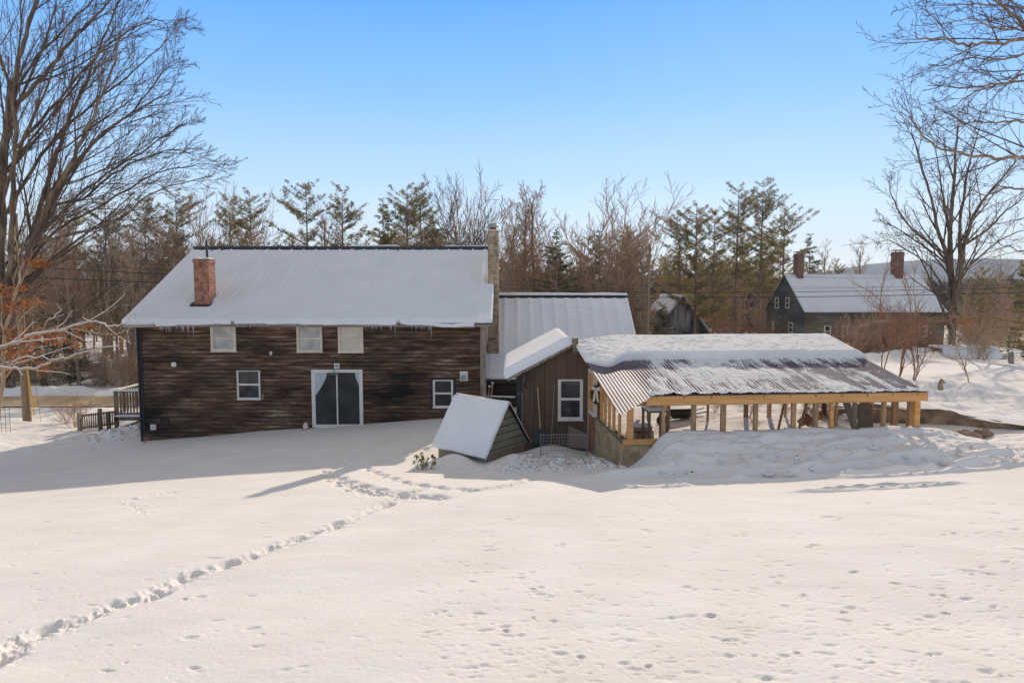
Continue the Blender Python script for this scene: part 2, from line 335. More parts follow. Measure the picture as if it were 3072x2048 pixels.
def sstep(a, b, t):
    t = np.clip((t - a) / (b - a), 0, 1); return t * t * (3 - 2 * t)
def road_y(x): return 38.2 + np.where(x > -12, 0.0045 * (x + 12) ** 2 * (x < 25) + (x >= 25) * (0.0045 * 37 ** 2 + 0.333 * (x - 25)), 0.0)
WELL = [Vector((-.68, 17.2, 0)), Vector((.47, 18.8, 0)), Vector((-1.0, 20.27, 0)), Vector((-2.15, 18.67, 0))]
def ground_z(x, y):
    x = np.asarray(x, float); y = np.asarray(y, float)
    z = base_z(x, y)
    near = sstep(80, 30, y)
    z = z + 0.06 * fbm(x * .22, y * .35, 5, 3) * near + 0.012 * fbm(x * 1.1 + y * .4, y * 2.2, 6, 3) * near * sstep(40, 20, y)
    # road cut and ploughed banks
    ry = road_y(x); d = y - ry
    rough = 0.75 + 0.5 * fbm(x * .6, y * .6, 9, 3)
    z = z - 0.15 * np.exp(-(d / 1.6) ** 4)
    z = z + rough * 0.62 * np.exp(-((d - 3.0) / 0.8) ** 2) + rough * (0.06 + 0.55 * sstep(2, 9, x)) * np.exp(-((d + 3.0) / 0.9) ** 2)
    # heap ploughed against the greenhouse
    dx = x - GO.x; dy = y - GO.y
    s = dx * GU.x + dy * GU.y; t = -(dx * GV.x + dy * GV.y)     # t: outwards from front wall
    lump = fbm(s * .7 + 3, t * 1.6, 11, 4)
    hs = sstep(.42, 1.45, s) * sstep(9.3, 7.5, s)
    prof = np.where(t > -.05, np.clip(1 - (t + .05) / (1.5 + .4 * fbm(s * .5, s * 0, 13, 2)), 0, 1) ** 1.1, np.where(s > 7.35, np.clip(1 + (t + .05) / .9, 0, 1), 0))
    crest = np.clip(2.04 + .07 * fbm(s * .9, s * 0 + 1, 12, 3) - base_z(GO.x + GU.x * s, GO.y + GU.y * s), .2, 1.2)
    z = z + hs * prof * (crest + .12 * lump * sstep(0, .5, t)) + hs * (prof > 0) * sstep(-.05, .25, t) * (.13 * fbm(s * 1.3, t * 3.8, 17, 3) + .055 * fbm(s * 4.0, t * 8, 18, 3) + .10 * (.35 - np.abs(fbm(s * .9 + 4, t * 3.0, 27, 3)))) + 0.05 * np.abs(fbm(s * 1.6, t * 3.2, 14, 3)) * hs * (prof > 0)
    apron = sstep(2.6, 1.5, t) * sstep(.8, 1.4, t) * sstep(-1.5, .3, s) * sstep(12.5, 9.5, s)
    z = z + 0.24 * apron * fbm(s * .8, t * 2.6, 15, 3) + .05 * apron
    # trampled, lumpy patch right of the heap and along shed
    patch = sstep(7.5, 9.0, s) * sstep(14, 11.5, s) * sstep(3.4, 1.6, t) * sstep(-2, -.5, t)
    z = z + 0.10 * patch * fbm(s * 1.8, t * 3.0, 16, 4)
    pit = np.exp(-(((x - 9.8) / 1.7) ** 2 + ((y - 16.9) / .8) ** 2)); z = z - 0.62 * pit
    # rubble snow between well cover, shed and greenhouse
    pr = np.exp(-(((x - 1.0) / 1.5) ** 2 + ((y - 16.2) / 1.15) ** 2))
    z = z + pr * (0.34 * np.abs(fbm(x * 1.9, y * 2.8, 21, 4)) - .02)
    pl = np.exp(-(((x + .5) / 1.0) ** 2 + ((y - 15.3) / .6) ** 2)); 
    # drifts round the well cover
    z = z + 0.30 * np.exp(-(((x + 1.55) / .55) ** 2 + ((y - 17.55) / .38) ** 2))
    z = z + 0.22 * np.exp(-(((x - .1) / .6) ** 2 + ((y - 17.3) / .5) ** 2))
    z = z + 0.28 * np.exp(-(((x - 1.05) / .8) ** 2 + ((y - 18.25) / .4) ** 2))      # snow in front of the shed wall
    # loose drifts by the deck
    z = z + 0.38 * np.exp(-(((x + 15.6) / .9) ** 2 + ((y - 27.5) / .7) ** 2)) * (1 + .4 * fbm(x * 1.5, y * 1.5, 31, 3))
    lf = sstep(-14, -16, x) * sstep(22, 25, y) * sstep(38, 33, y)
    z = z + lf * (0.16 * fbm(x * .55, y * 1.2, 33, 4) + .05 * fbm(x * 2, y * 2.5, 34, 3))
    # field behind the greenhouse
    fb = sstep(18, 20, y) * sstep(30, 25, y) * sstep(1.0, 3.0, x)
    z = z + 0.14 * fb * fbm(x * .9, y * 1.3, 35, 4) + 0.32 * np.exp(-(((x - 15.2) / 1.5) ** 2 + ((y - 23.6) / 1.2) ** 2)) * (1 + .4 * fbm(x * 2, y * 2, 36, 3))
    # retaining step: higher behind the stone wall
    return z
def gz(x, y): return float(ground_z(np.array([x]), np.array([y]))[0])
def hit(px, py):
    d = ray(px, py); lo, hi = 3.0, 120.0
    ts = np.linspace(lo, hi, 1200); X = d[0] * ts; Y = d[1] * ts; Z = CZ + d[2] * ts
    below = np.nonzero(Z < ground_z(X, Y))[0]
    i = below[0] if len(below) else -1
    return Vector((X[i], Y[i], gz(X[i], Y[i])))
def on(px, Y, dz=0.0):
    X = (px - 1536) / F * Y; return Vector((X, Y, gz(X, Y) + dz))

def build_ground():
    rows = [-60, -40, -25, -15, -9, -5, -2, 0, 1.2, 2.2, 3.0, 3.6]
    y = 3.9
    while y < 31: rows.append(y); y *= 1.0036
    while y < 60: rows.append(y); y *= 1.011
    while y < 900: rows.append(y); y *= 1.06
    rows = np.array(rows)
    u = np.concatenate([-1 - np.geomspace(6, .02, 26), np.linspace(-1, 1, 1150), 1 + np.geomspace(.02, 6, 26)])
    W = 0.80 * (np.maximum(rows, 0) + 1.2)
    X = u[None, :] * W[:, None]; Y = np.repeat(rows[:, None], len(u), 1)
    Z = ground_z(X.ravel(), Y.ravel()).reshape(X.shape)
    rng = np.random.RandomState(4)
    def rowslice(y0, y1):
        a = np.searchsorted(rows, y0); b = np.searchsorted(rows, y1); return slice(max(a - 1, 0), b + 1)
    def dent(cx, cy, rx, ry, ang, depth, rim=.25):
        rr = max(rx, ry) * 2.2; sl_ = rowslice(cy - rr, cy + rr)
        xs = X[sl_] - cx; ys = Y[sl_] - cy; c, s = math.cos(ang), math.sin(ang)
        a = (xs * c + ys * s) / rx; b = (-xs * s + ys * c) / ry; q = a * a + b * b
        m = q < 5
        if not m.any(): return
        Z[sl_] += np.where(m, -depth * np.exp(-q ** 1.6) + rim * depth * np.exp(-(np.sqrt(q) - 1.45) ** 2 * 9), 0)
    def trail(pts, width, depth, holes=True, seed=1, step=.55, lateral=.12):
        w3 = [hit(*p) for p in pts]
        for a, b in zip(w3[:-1], w3[1:]):
            y0, y1 = min(a.y, b.y) - 1, max(a.y, b.y) + 1; sl_ = rowslice(y0, y1)
            ax, ay, bx, by = a.x, a.y, b.x, b.y; dx, dy = bx - ax, by - ay; L2 = dx * dx + dy * dy
            t = np.clip(((X[sl_] - ax) * dx + (Y[sl_] - ay) * dy) / L2, 0, 1)
            dd = np.hypot(X[sl_] - ax - t * dx, Y[sl_] - ay - t * dy)
            n = fbm(X[sl_] * 5, Y[sl_] * 5, seed, 4); n2 = fbm(X[sl_] * 16, Y[sl_] * 16, seed + 3, 3)
            wd = width * (1 + .5 * n)
            core = np.exp(-(dd / wd) ** 2)
            cap = np.where((t > 0) & (t < 1), 1.0, .55)
            Z[sl_] += cap * (-depth * .38 * core * (1 + .9 * n) + .05 * n2 * core + .018 * np.maximum(n2 + .1, 0) * np.exp(-((dd - wd * 1.6) / (.6 * width)) ** 2))
        # footprints along it
        tot = 0; nxt = 0; k = 0; rg = random.Random(seed)
        for a, b in zip(w3[:-1], w3[1:]):
            L = (b - a).length; dirv = (b - a).normalized()
            while nxt < tot + L:
                q = a + dirv * (nxt - tot); sd = lateral * (1 if k % 2 else -1)
                dent(q.x - dirv.y * sd, q.y + dirv.x * sd, rg.uniform(.13, .2), rg.uniform(.075, .1), math.atan2(dirv.y, dirv.x) + rg.uniform(-.3, .3), depth * rg.uniform(.3, 1.15), .05)
                nxt += step * rg.uniform(.8, 1.15); k += 1
            tot += L
    trail([(-120, 2060), (0, 1985), (60, 1935), (130, 1900), (220, 1870), (330, 1825), (450, 1785), (560, 1730), (700, 1690), (815, 1648), (900, 1612), (1010, 1580), (1110, 1535), (1180, 1498), (1250, 1472)], .115, .12, seed=3, step=1.15)
    trail([(985, 1412), (1020, 1438), (1070, 1455), (1130, 1472), (1200, 1482), (1260, 1490), (1330, 1494)], .17, .13, seed=7, step=.5)
    trail([(1000, 1440), (1060, 1468), (1110, 1480), (1180, 1488)], .14, .1, seed=8, step=.5)
    trail([(1085, 1398), (1150, 1425), (1210, 1448), (1300, 1462), (1400, 1470), (1480, 1465), (1560, 1448), (1640, 1425)], .1, .07, seed=11, step=.4, lateral=.08)
    trail([(1085, 1398), (1140, 1380), (1200, 1368), (1290, 1345)], .22, .09, seed=13, step=.4, lateral=.15)
    trail([(985, 1412), (1040, 1385), (1110, 1350), (1180, 1325), (1260, 1300)], .16, .06, seed=15, step=.5)
    trail([(430, 1540), (380, 1500), (520, 1475)], .06, .02, seed=17, step=.5)
    # animal tracks and melt dents over the foreground
    for k in range(2300):
        px = rng.uniform(0, 3072) if rng.rand() < .25 else rng.uniform(1250, 3150); py = 1490 + 560 * rng.rand() ** .8
        d = ray(px, py); t = 3.5 / -d[2]; X0, Y0 = d[0] * t, d[1] * t
        for _ in range(3):
            zz = float(base_z(np.array([X0]), np.array([Y0]))[0]); t = (CZ - zz) / -d[2]; X0, Y0 = d[0] * t, d[1] * t
        sz = rng.choice([.018, .026, .038, .055], p=[.45, .35, .16, .04]) * (.45 + .05 * Y0)
        dent(X0, Y0, sz * rng.uniform(1, 2.4), sz * rng.uniform(.4, .75), rng.uniform(-.5, .2), sz * rng.uniform(.15, .5), .1)
        if rng.rand() < .2: dent(X0 + sz * rng.uniform(1.5, 3), Y0 + sz * rng.uniform(-.5, 1), sz, sz * .7, 0, sz * .4, .12)
    # larger paw or boot marks
    for px, py in [(1515, 1890), (755, 1892), (570, 1912), (1660, 1870), (2335, 1755), (2800, 1790), (2790, 1860), (2810, 1960), (2350, 1975), (1870, 1990), (2060, 1765), (2560, 1720), (2950, 1700), (2900, 1805), (3000, 1600), (2410, 1790), (1900, 2010), (600, 1790), (1680, 1970), (2960, 2030), (2980, 1830), (2550, 1830), (2200, 1930), (2130, 1850), (1620, 1790), (2860, 1605), (2700, 1905), (2450, 1640)]:
        q = hit(px, py); sz = rng.uniform(.045, .075); dent(q.x, q.y, sz, sz * .6, rng.uniform(-.4, .4), .017, .25)
        if rng.rand() < .5: dent(q.x + rng.uniform(-.2, .2), q.y + rng.uniform(-.1, .1), sz * .6, sz * .35, rng.uniform(-.6, .6), .03, .2)
    # long scooped hollows in front of the heap
    for px, py, a, b in [(2310, 1432, .45, .2), (2540, 1408, .7, .2), (2760, 1395, .6, .2), (2700, 1418, .8, .13), (2890, 1400, .5, .18), (2130, 1440, .4, .12), (2950, 1350, .3, .2), (3000, 1385, .3, .15), (2640, 1462, .9, .08), (1960, 1458, .4, .1)]:
        q = hit(px, py); dent(q.x, q.y, a, b, rng.uniform(-.05, .12), .17, .35)
    V = np.stack([X, Y, Z], -1).reshape(-1, 3)
    nr, nc = X.shape
    i = np.arange(nr - 1)[:, None] * nc + np.arange(nc - 1)[None, :]
    Q = np.stack([i, i + 1, i + 1 + nc, i + nc], -1).reshape(-1, 4)
    me = npmesh('snow_ground', V, Q, smooth=True)
    o = link('snow_ground', me, MAT['snow']); o['kind'] = 'structure'
build_ground()

# loose broken snow lumps along the trodden and ploughed edges
def snow_chunks():
    rs = np.random.RandomState(15)
    base = []
    for i in range(5):
        for j in range(7):
            ph = math.pi * (i + .5) / 5; th = 2 * math.pi * j / 7; base.append((math.sin(ph) * math.cos(th), math.sin(ph) * math.sin(th), math.cos(ph)))
    base = np.array(base); Q0 = [(i * 7 + j, i * 7 + (j + 1) % 7, (i + 1) * 7 + (j + 1) % 7, (i + 1) * 7 + j) for i in range(4) for j in range(7)]
    spots = []
    for _ in range(300): spots.append((rs.normal(1.1, .75), rs.normal(16.1, .65), rs.uniform(.02, .085)))
    for _ in range(110):
        u_ = rs.uniform(.6, 9.5); v_ = -rs.uniform(.9, 2.1); p = G(u_, v_, 0); spots.append((p.x, p.y, rs.uniform(.02, .07)))
    for _ in range(16):
        u_ = rs.uniform(1.0, 8.5); v_ = -rs.uniform(.1, .9); p = G(u_, v_, 0); spots.append((p.x, p.y, rs.uniform(.02, .05)))
    for _ in range(80): spots.append((rs.uniform(-17, -14.3), rs.normal(27.3, .8), rs.uniform(.03, .1)))
    spots = np.array(spots); Z = ground_z(spots[:, 0], spots[:, 1]); V = []; Q = []
    for k, (x, y, r) in enumerate(spots):
        sc = r * rs.uniform(.6, 1.4, 3) * np.array([1.2, 1, .7]); v = base * (1 + rs.uniform(-.25, .25, (35, 1))) * sc + np.array([x, y, Z[k] + r * .15])
        V.append(v); Q += [tuple(i + 35 * k for i in q) for q in Q0]
    o = link('snow_chunks', npmesh('snow_chunks', np.concatenate(V), Q, smooth=False), MAT['snow']); o['kind'] = 'stuff'; o['label'] = 'loose broken lumps of snow by the shed, deck and heap'; o['category'] = 'snow'
snow_chunks()

# road strip, draped
def build_road():
    xs = np.arange(-90, 70, .5); v = []; n = 9
    for x in xs:
        ry = float(road_y(np.array([x]))[0])
        for k in range(n): y = ry - 1.9 + 3.8 * k / (n - 1); v.append((x, y, 0))
    v = np.array(v); v[:, 2] = ground_z(v[:, 0], v[:, 1]) + .05
    i = np.arange(len(xs) - 1)[:, None] * n + np.arange(n - 1)[None, :]
    Q = np.stack([i, i + n, i + n + 1, i + 1], -1).reshape(-1, 4)
    o = link('road', npmesh('road', v, Q, smooth=True), MAT['road']); o['kind'] = 'structure'
build_road()

# far wooded hills
def build_hills():
    for name, Y0, Y1, prof in [('hills', 900, 2600, [(-3000, 20), (-1500, 40), (-600, 25), (0, 20), (500, 20), (900, 20), (1150, 60), (1380, 98), (1480, 92), (1600, 84), (1800, 62), (2000, 50), (2400, 45), (4000, 50)])]:
        xs = np.linspace(-3000, 4000, 700); ys = np.linspace(Y0, Y1, 40)
        h = np.interp(xs, [p[0] for p in prof], [p[1] for p in prof]); 
        X, Yg = np.meshgrid(xs, ys); t = (Yg - Y0) / (Y1 - Y0)
        Z = -10 + (h[None, :] + 10) * np.sin(np.clip(t * 1.15, 0, 1) * math.pi / 2) + 4 * fbm(X * .02, Yg * .02, 41, 4) * t
        nr, nc = X.shape; i = np.arange(nr - 1)[:, None] * nc + np.arange(nc - 1)[None, :]
        Q = np.stack([i, i + 1, i + 1 + nc, i + nc], -1).reshape(-1, 4)
        o = link(name, npmesh(name, np.stack([X, Yg, Z], -1), Q, smooth=True), MAT['hill']); o['kind'] = 'structure'
build_hills()

# ------------------------------------------------------------------ snow slabs on roofs
def slab(name, o, U, V, nu, nv, tfun, mat, parent, skirt=True, nrm=None):
    """o corner, U,V full edge vectors; tfun(a,b) thickness in metres; thickness 0 or less drops below the plane"""
    o = np.array(o); U = np.array(U); V = np.array(V)
    n = np.cross(U, V); n = n / np.linalg.norm(n)
    if n[2] < 0: n = -n
    a = np.linspace(0, 1, nu); b = np.linspace(0, 1, nv); A, B = np.meshgrid(a, b)
    T = tfun(A, B)
    if isinstance(T, tuple): T, dU, dV = T
    else: dU = dV = 0
    Pn = o + (A + dU)[..., None] * U + (B + dV)[..., None] * V + T[..., None] * n if np.ndim(dU) or np.ndim(dV) else o + A[..., None] * U + B[..., None] * V + T[..., None] * n
    i = np.arange(nv - 1)[:, None] * nu + np.arange(nu - 1)[None, :]
    Q = np.stack([i, i + 1, i + 1 + nu, i + nu], -1).reshape(-1, 4)
    Vt = Pn.reshape(-1, 3)
    if skirt:
        ring = list(range(nu)) + [r * nu + nu - 1 for r in range(1, nv)] + [(nv - 1) * nu + c for c in range(nu - 2, -1, -1)] + [r * nu for r in range(nv - 2, 0, -1)]
        base = Vt[ring] - (T.reshape(-1)[ring] + .01)[:, None] * n
        k = len(Vt); m = len(ring); Vt = np.vstack([Vt, base])
        j = np.arange(m); ra = np.array(ring); rb = np.roll(ra, -1)
        Q = np.vstack([Q, np.stack([ra, k + j, k + np.roll(j, -1), rb], -1)])
    return link(name, npmesh(name, Vt, Q, smooth=True), mat, parent)
def edge(A, B, wa, wb):
    """rounded-edge profile 0..1"""
    e = np.minimum(np.minimum(A, 1 - A) / wa, np.minimum(B, 1 - B) / wb); e = np.clip(e, 0, 1); return np.sqrt(np.clip(1 - (1 - e) ** 2, 0, 1))

# ------------------------------------------------------------------ windows
def window(parent, x0, z0, x1, z1, y, fmat, gmat, fw=.07, rail=True, depth=.05, name='window', both=None):
    """double-hung window on a wall facing -Y: frame > panes, sill"""
    m = MB(); yf = y - depth
    m.box(x0, yf, z0, x0 + fw, y + .02, z1); m.box(x1 - fw, yf, z0, x1, y + .02, z1)
    m.box(x0 + fw, yf, z0, x1 - fw, y + .02, z0 + fw * .8); m.box(x0 + fw, yf, z1 - fw * .8, x1 - fw, y + .02, z1)
    f = m.build(name, fmat, parent)
    zm = (z0 + z1) / 2
    if rail:
        r = MB(); r.box(x0 + fw, yf + .012, zm - .022, x1 - fw, y + .01, zm + .022)
        s = .025
        for za, zb, yy in ((z0 + fw * .8, zm - .022, yf + .022), (zm + .022, z1 - fw * .8, yf + .014)):
            r.box(x0 + fw, yy, za, x0 + fw + s, y + .01, zb); r.box(x1 - fw - s, yy, za, x1 - fw, y + .01, zb)
            r.box(x0 + fw + s, yy, za, x1 - fw - s, y + .01, za + s)
        r.build('sash', fmat, f)
    for za, zb in (((z0 + fw * .8, zm - .02), (zm + .02, z1 - fw * .8)) if rail else ((z0 + fw * .8, z1 - fw * .8),)):
        g = MB(); g.box(x0 + fw, y - .012, za, x1 - fw, y + .005, zb); g.build('pane', gmat, f)
    s = MB(); s.box(x0 - .02, yf - .03, z0 - .03, x1 + .02, y + .015, z0 - .001); s.build('sill', fmat, f)
    return f
def wbox(px0, py0, px1, py1, Y):
    a = P(px0, py0, Y); b = P(px1, py1, Y); return min(a.x, b.x), min(a.z, b.z), max(a.x, b.x), max(a.z, b.z)
def lap(m, x0, x1, y, z0, z1, course, t=.02, side=-1, axis='x', toph=None, hole=None):
    """saw-tooth clapboards on a wall; toph(x) optional top limit"""
    z = math.floor(z0 / course) * course
    while z < z1:
        zt = min(z + course, z1)
        if axis == 'x':
            m.poly([(x0, y + side * t, z), (x1, y + side * t, z), (x1, y + side * .002, zt), (x0, y + side * .002, zt)], [(0, 1, 2, 3)])
            m.poly([(x0, y + side * t, z), (x1, y + side * t, z), (x1, y, z), (x0, y, z)], [(0, 3, 2, 1)])
        z += course

# ================================================================== FARMHOUSE
WY = 25.6; XL, XR = P(425, 1200, WY).x, P(1442, 1100, WY).x
EL = P(365, 955, 25.0); ER = P(1478, 968, 25.0); RL = P(590, 741, 30.95); RR_ = P(1489, 747, 30.95)
zE = (EL.z + ER.z) / 2; x0r, x1r = EL.x, ER.x; zR = (RL.z + RR_.z) / 2; YR = 30.95; YB = 36.9
house = thing('farmhouse', 'long two storey brown clapboard farmhouse with a snow covered roof and sliding glass door', 'house', (-7, 31, gz(-7, 25.3)))
slope = (zR - zE) / (YR - 25.0)
# body
m = MB(); zt = zE + slope * .6 - .06
for (xa, xb) in ((XL, XR),):
    lap(m, xa, xb, WY, -1.65, zt, .15)
body = m
body.box(XL, WY + .001, -1.6, XR, YB - .6, zt - .01)
for xs, sg in ((XL, -1), (XR, 1)):
    body.poly([(xs + sg * .002, WY, zt), (xs + sg * .002, YB - .6, zt), (xs + sg * .002, YR, zR - .12)], [(0, 1, 2)])
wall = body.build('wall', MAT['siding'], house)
# roof deck
m = MB()
th = .07
m.extrude([(x0r, 25.0, zE - .06), (x0r, YR, zR - .06), (x0r, YB, zE - .06), (x0r, YB, zE - .06 - th), (x0r, YR, zR - .06 - th), (x0r, 25.0, zE - .06 - th)], (x1r - x0r, 0, 0))
roof = m.build('roof', MAT['dark'], house)
def t_main(A, B):
    xx = A * (x1r - x0r); e = edge(A, B, .004, .012)
    seam = np.exp(-(((xx + .12) % .54 - .27) / .04) ** 2)
    fade = (.25 + .75 * sstep(.0, .6, B)) * (.4 + .6 * vn(xx * .8, B * 2, 3)) * sstep(-.2, .25, A)
    t = .10 + .06 * seam * fade + .012 * fbm(xx * .7, B * 5, 7, 3) + .03 * np.exp(-(B / .05) ** 2)
    g = np.exp(-((xx - 4.2) / 1.3) ** 2) * np.exp(-((B - .14) / .1) ** 2); t = t - g * .035 * np.maximum(fbm(xx * 3 + B * 8, B * 10, 8, 3), 0) * 2
    # bare patch round the brick chimney foot
    t = t - .12 * np.exp(-(((xx - 2.42) / .42) ** 4 + ((B - .2) / .035) ** 4))
    t = t - .02 * sstep(.965, 1.0, B)
    wob = (-.008 - .011 * fbm(xx * 1.6, xx * 0, 19, 4)) * np.exp(-B / .025)
    return t * np.maximum(e, .0), 0 * A, wob
dV = -.01
sn = slab('roof_snow', (x0r + .02, 25.0 - .02, zE - .055), (x1r - x0r - .04, 0, 0), (0, YR - 25.0 - .16, zR - zE - .16 * slope), 900, 220, t_main, MAT['roof_snow'], roof)
# ridge strip with dark seam ends
m = MB()
m.box(x0r + .05, YR - .16, zR - .06, x1r - .02, YR + .16, zR + .075)
m.build('ridge_cap', MAT['dark'], roof)
rg = random.Random(5)
x = x0r + .5
while x < x1r - .3:
    L = rg.uniform(.03, .10) if rg.random() < .55 else rg.uniform(.12, .3)
    m = MB(); m.beam((x, YR - .16, zR - .16 * slope + .075), (x, YR - .16 - L, zR - (.16 + L) * slope + .075), .03, .05); x += .46
    m.build('seam', MAT['dark'], roof)
def tr(A, B):
    xx = A * (x1r - x0r); c = sstep(.0, .25, fbm(xx * .5, xx * 0 + 2, 12, 3) + .55 * (A - .45)); return (.05 + .02 * vn(xx * 2, B, 1)) * c * edge(A, B, .01, .5) - .01 * (1 - c)
slab('ridge_snow', (x0r + .1, YR - .12, zR + .072), (x1r - x0r - .1, 0, 0), (0, .26, 0), 300, 6, tr, MAT['roof_snow'], roof)
# back slope snow
slab('roof_snow', (x0r, YR + .16, zR - .055 - .16 * slope), (x1r - x0r, 0, 0), (0, YB - YR - .16, -(YB - YR - .16) * slope), 40, 12, lambda A, B: .1 * edge(A, B, .01, .05), MAT['roof_snow'], roof)
# soffit + fascia + rakes
m = MB(); m.box(x0r + .02, 25.02, zE - .235, x1r - .02, 25.05, zE - .13); m.build('fascia', MAT['fascia'], house)
m = MB(); m.box(x0r + .06, 25.05, zE - .235, x1r - .06, WY, zE - .215); m.build('soffit', MAT['fascia'], house)
for xs in (x0r, x1r - .03):
    m = MB(); m.extrude([(xs, 25.0, zE - .24), (xs, YR, zR - .24), (xs, YR, zR - .132), (xs, 25.0, zE - .132)], (.03, 0, 0)); m.build('rake_board', MAT['fascia'], house)
# gutter: sags at both ends
def gutter(xa, za, xb, zb, sag):
    m = MB(); n = 26
    prof = [(-.02, .0), (-.02, -.10), (-.10, -.12), (-.13, -.06), (-.13, .0), (-.115, .0), (-.115, -.055), (-.09, -.1), (-.035, -.085), (-.035, 0)]
    for k in range(n + 1):
        t = k / n; x = xa + (xb - xa) * t; z = za + (zb - za) * t - sag * 4 * t * (1 - t)
        for (dy, dz) in prof: m.v.append((x, 25.02 + dy, z + dz))
    q = len(prof)
    for k in range(n):
        for j in range(q): m.f.append((k * q + j, k * q + (j + 1) % q, (k + 1) * q + (j + 1) % q, (k + 1) * q + j))
    m.f.append(tuple(range(q))); m.f.append(tuple(range(n * q, n * q + q))[::-1])
    g = m.build('gutter', MAT['gutter'], house)
    def ts(A, B):
        xx = xa + A * (xb - xa)
        return (.07 + .07 * fbm(xx * 2.2, B * 0, 51, 3)) * edge(A, B, .01, .35)
    # snow lying in it
    nn = max(30, int(abs(xb - xa) * 22)); V = []; 
    a = np.linspace(.01, .99, nn); b = np.linspace(0, 1, 7); A, B = np.meshgrid(a, b)
    x = xa + (xb - xa) * A; z = za + (zb - za) * A - sag * 4 * A * (1 - A)
    drape = (abs(xb - xa) > 1.9)
    if drape:
        hang = np.clip(.085 + .05 * fbm(x * 2.4, x * 0, 52, 3), .02, .14); hi_ = np.clip(.05 + .06 * fbm(x * 1.8, x * 0 + 5, 53, 3), .005, .13)
        V = np.stack([x, np.interp(B, [0, .17, .34, .5, 1], [24.868, 24.85, 24.862, 24.89, 25.01]), z + np.where(B < .1, -hang, np.where(B < .25, -hang * .4, np.where(B < .4, .015, hi_))) * (.35 + .65 * edge(A, B * 0 + .5, .02, .5))], -1)
    else:
        V = np.stack([x, 25.0 - .14 + .16 * B - .02 * fbm(x * 2, x * 0, 8, 2) * (1 - B), z + ts(A, B) - .01], -1)
    i = np.arange(6)[:, None] * nn + np.arange(nn - 1)[None, :]
    Q = np.stack([i, i + 1, i + 1 + nn, i + nn], -1).reshape(-1, 4)
    link('gutter_snow', npmesh('gutter_snow', V, Q, smooth=True), MAT['roof_snow'], g)
    return g
xg = lambda px: P(px, 970, 25.0).x
zg = lambda py: P(1000, py, 25.0).z
gutter(xg(372), zg(971), xg(500), zg(967), .03)
gutter(xg(470), zg(970), xg(700), zg(963), .01)
gutter(xg(702), zg(963), xg(1195), zg(967), .012)
gutter(xg(1200), zg(962), xg(1425), zg(972), .05)
# icicles
ir = random.Random(9)
def icic(px, L):
    x = xg(px); z = zg(975); m = MB(); m.tube((x, 24.93, z + .02), (x + ir.uniform(-.01, .01), 24.93, z - L), ir.uniform(.012, .022), .002, 5)
    return m.build('icicle', MAT['ice'], house)
for a, b, n, L in [(480, 600, 34, .26), (608, 650, 6, .1), (712, 790, 8, .12), (905, 930, 4, .1), (1090, 1180, 16, .2), (1236, 1300, 18, .22), (1335, 1400, 4, .08)]:
    for k in range(n): icic(ir.uniform(a, b), L * ir.uniform(.3, 1))
icic(1186, .42); icic(1294, .5); icic(582, .4); icic(567, .36)
# corner boards
m = MB(); cb0 = P(1437, 1000, WY).x; m.box(XR - .01, WY - .045, -.2, XR + .20, WY + .12, zt - .02); m.build('corner_board', MAT['oldtrim'], house)
m = MB(); m.box(XL - .06, WY - .045, -1.6, XL + .10, WY + .1, zt - .02); m.build('corner_board', MAT['darktrim'], house)
m = MB(); m.tube((XL - .02, WY - .09, -1.0), (XL - .02, WY - .09, zt - .1), .03, .03, 8); m.build('downspout', MAT['darktrim'], house)
m = MB(); m.box(XL + .1, WY - .03, gz(XL, WY) - .6, XR, WY - .0, gz(XL, WY) - .1); m.build('foundation_board', MAT['darktrim'], house)
# windows
for b, fm, gm, fw in [((632, 975, 710, 1053), 'trim', 'blind', .085), ((890, 976, 968, 1055), 'trim', 'blind', .065), ((1014, 976, 1091, 1056), 'trim', 'blindy', .085),
                      ((711, 1111, 783, 1196), 'white', 'glass', .035), ((1299, 1139, 1360, 1221), 'white', 'glassdoor', .05)]:
    x0, z0, x1, z1 = wbox(*b, WY - .02); window(house, x0, z0, x1, z1, WY - .02, MAT[fm], MAT[gm], fw, depth=.06)
x0, z0, x1, z1 = wbox(1291, 1132, 1368, 1228, WY - .02)
m = MB(); m.box(x0, WY - .03, z0, x1, WY - .022, z1); m.build('window_surround', MAT['darktrim'], house)
# sliding door
x0, z0, x1, z1 = wbox(935, 1108, 1091, 1281, WY - .02)
d = MB(); fw = .085
d.box(x0, WY - .1, z0, x0 + fw, WY, z1); d.box(x1 - fw, WY - .1, z0, x1, WY, z1); d.box(x0 + fw, WY - .1, z1 - fw, x1 - fw, WY, z1); d.box(x0 + fw, WY - .12, z0, x1 - fw, WY, z0 + .06)
door = d.build('sliding_door', MAT['white'], house)
xm = (x0 + x1) / 2 - .02
for xa, xb, yy in ((x0 + fw, xm + .04, -.075), (xm - .01, x1 - fw, -.05)):
    s = MB(); w_ = .05
    s.box(xa, WY + yy - .012, z0 + .06, xa + w_, WY + yy + .012, z1 - fw); s.box(xb - w_, WY + yy - .012, z0 + .06, xb, WY + yy + .012, z1 - fw)
    s.box(xa + w_, WY + yy - .012, z0 + .06, xb - w_, WY + yy + .012, z0 + .12); s.box(xa + w_, WY + yy - .012, z1 - fw - .03, xb - w_, WY + yy + .012, z1 - fw)
    s.build('door_panel', MAT['white'], door)
    g = MB(); g.box(xa + w_, WY + yy - .004, z0 + .12, xb - w_, WY + yy + .004, z1 - fw - .03); g.build('pane', MAT['glassdoor'], door)
m = MB(); m.box(xm, WY - .11, z0 + .95, xm + .03, WY - .09, z0 + 1.15); m.build('handle', MAT['white'], door)
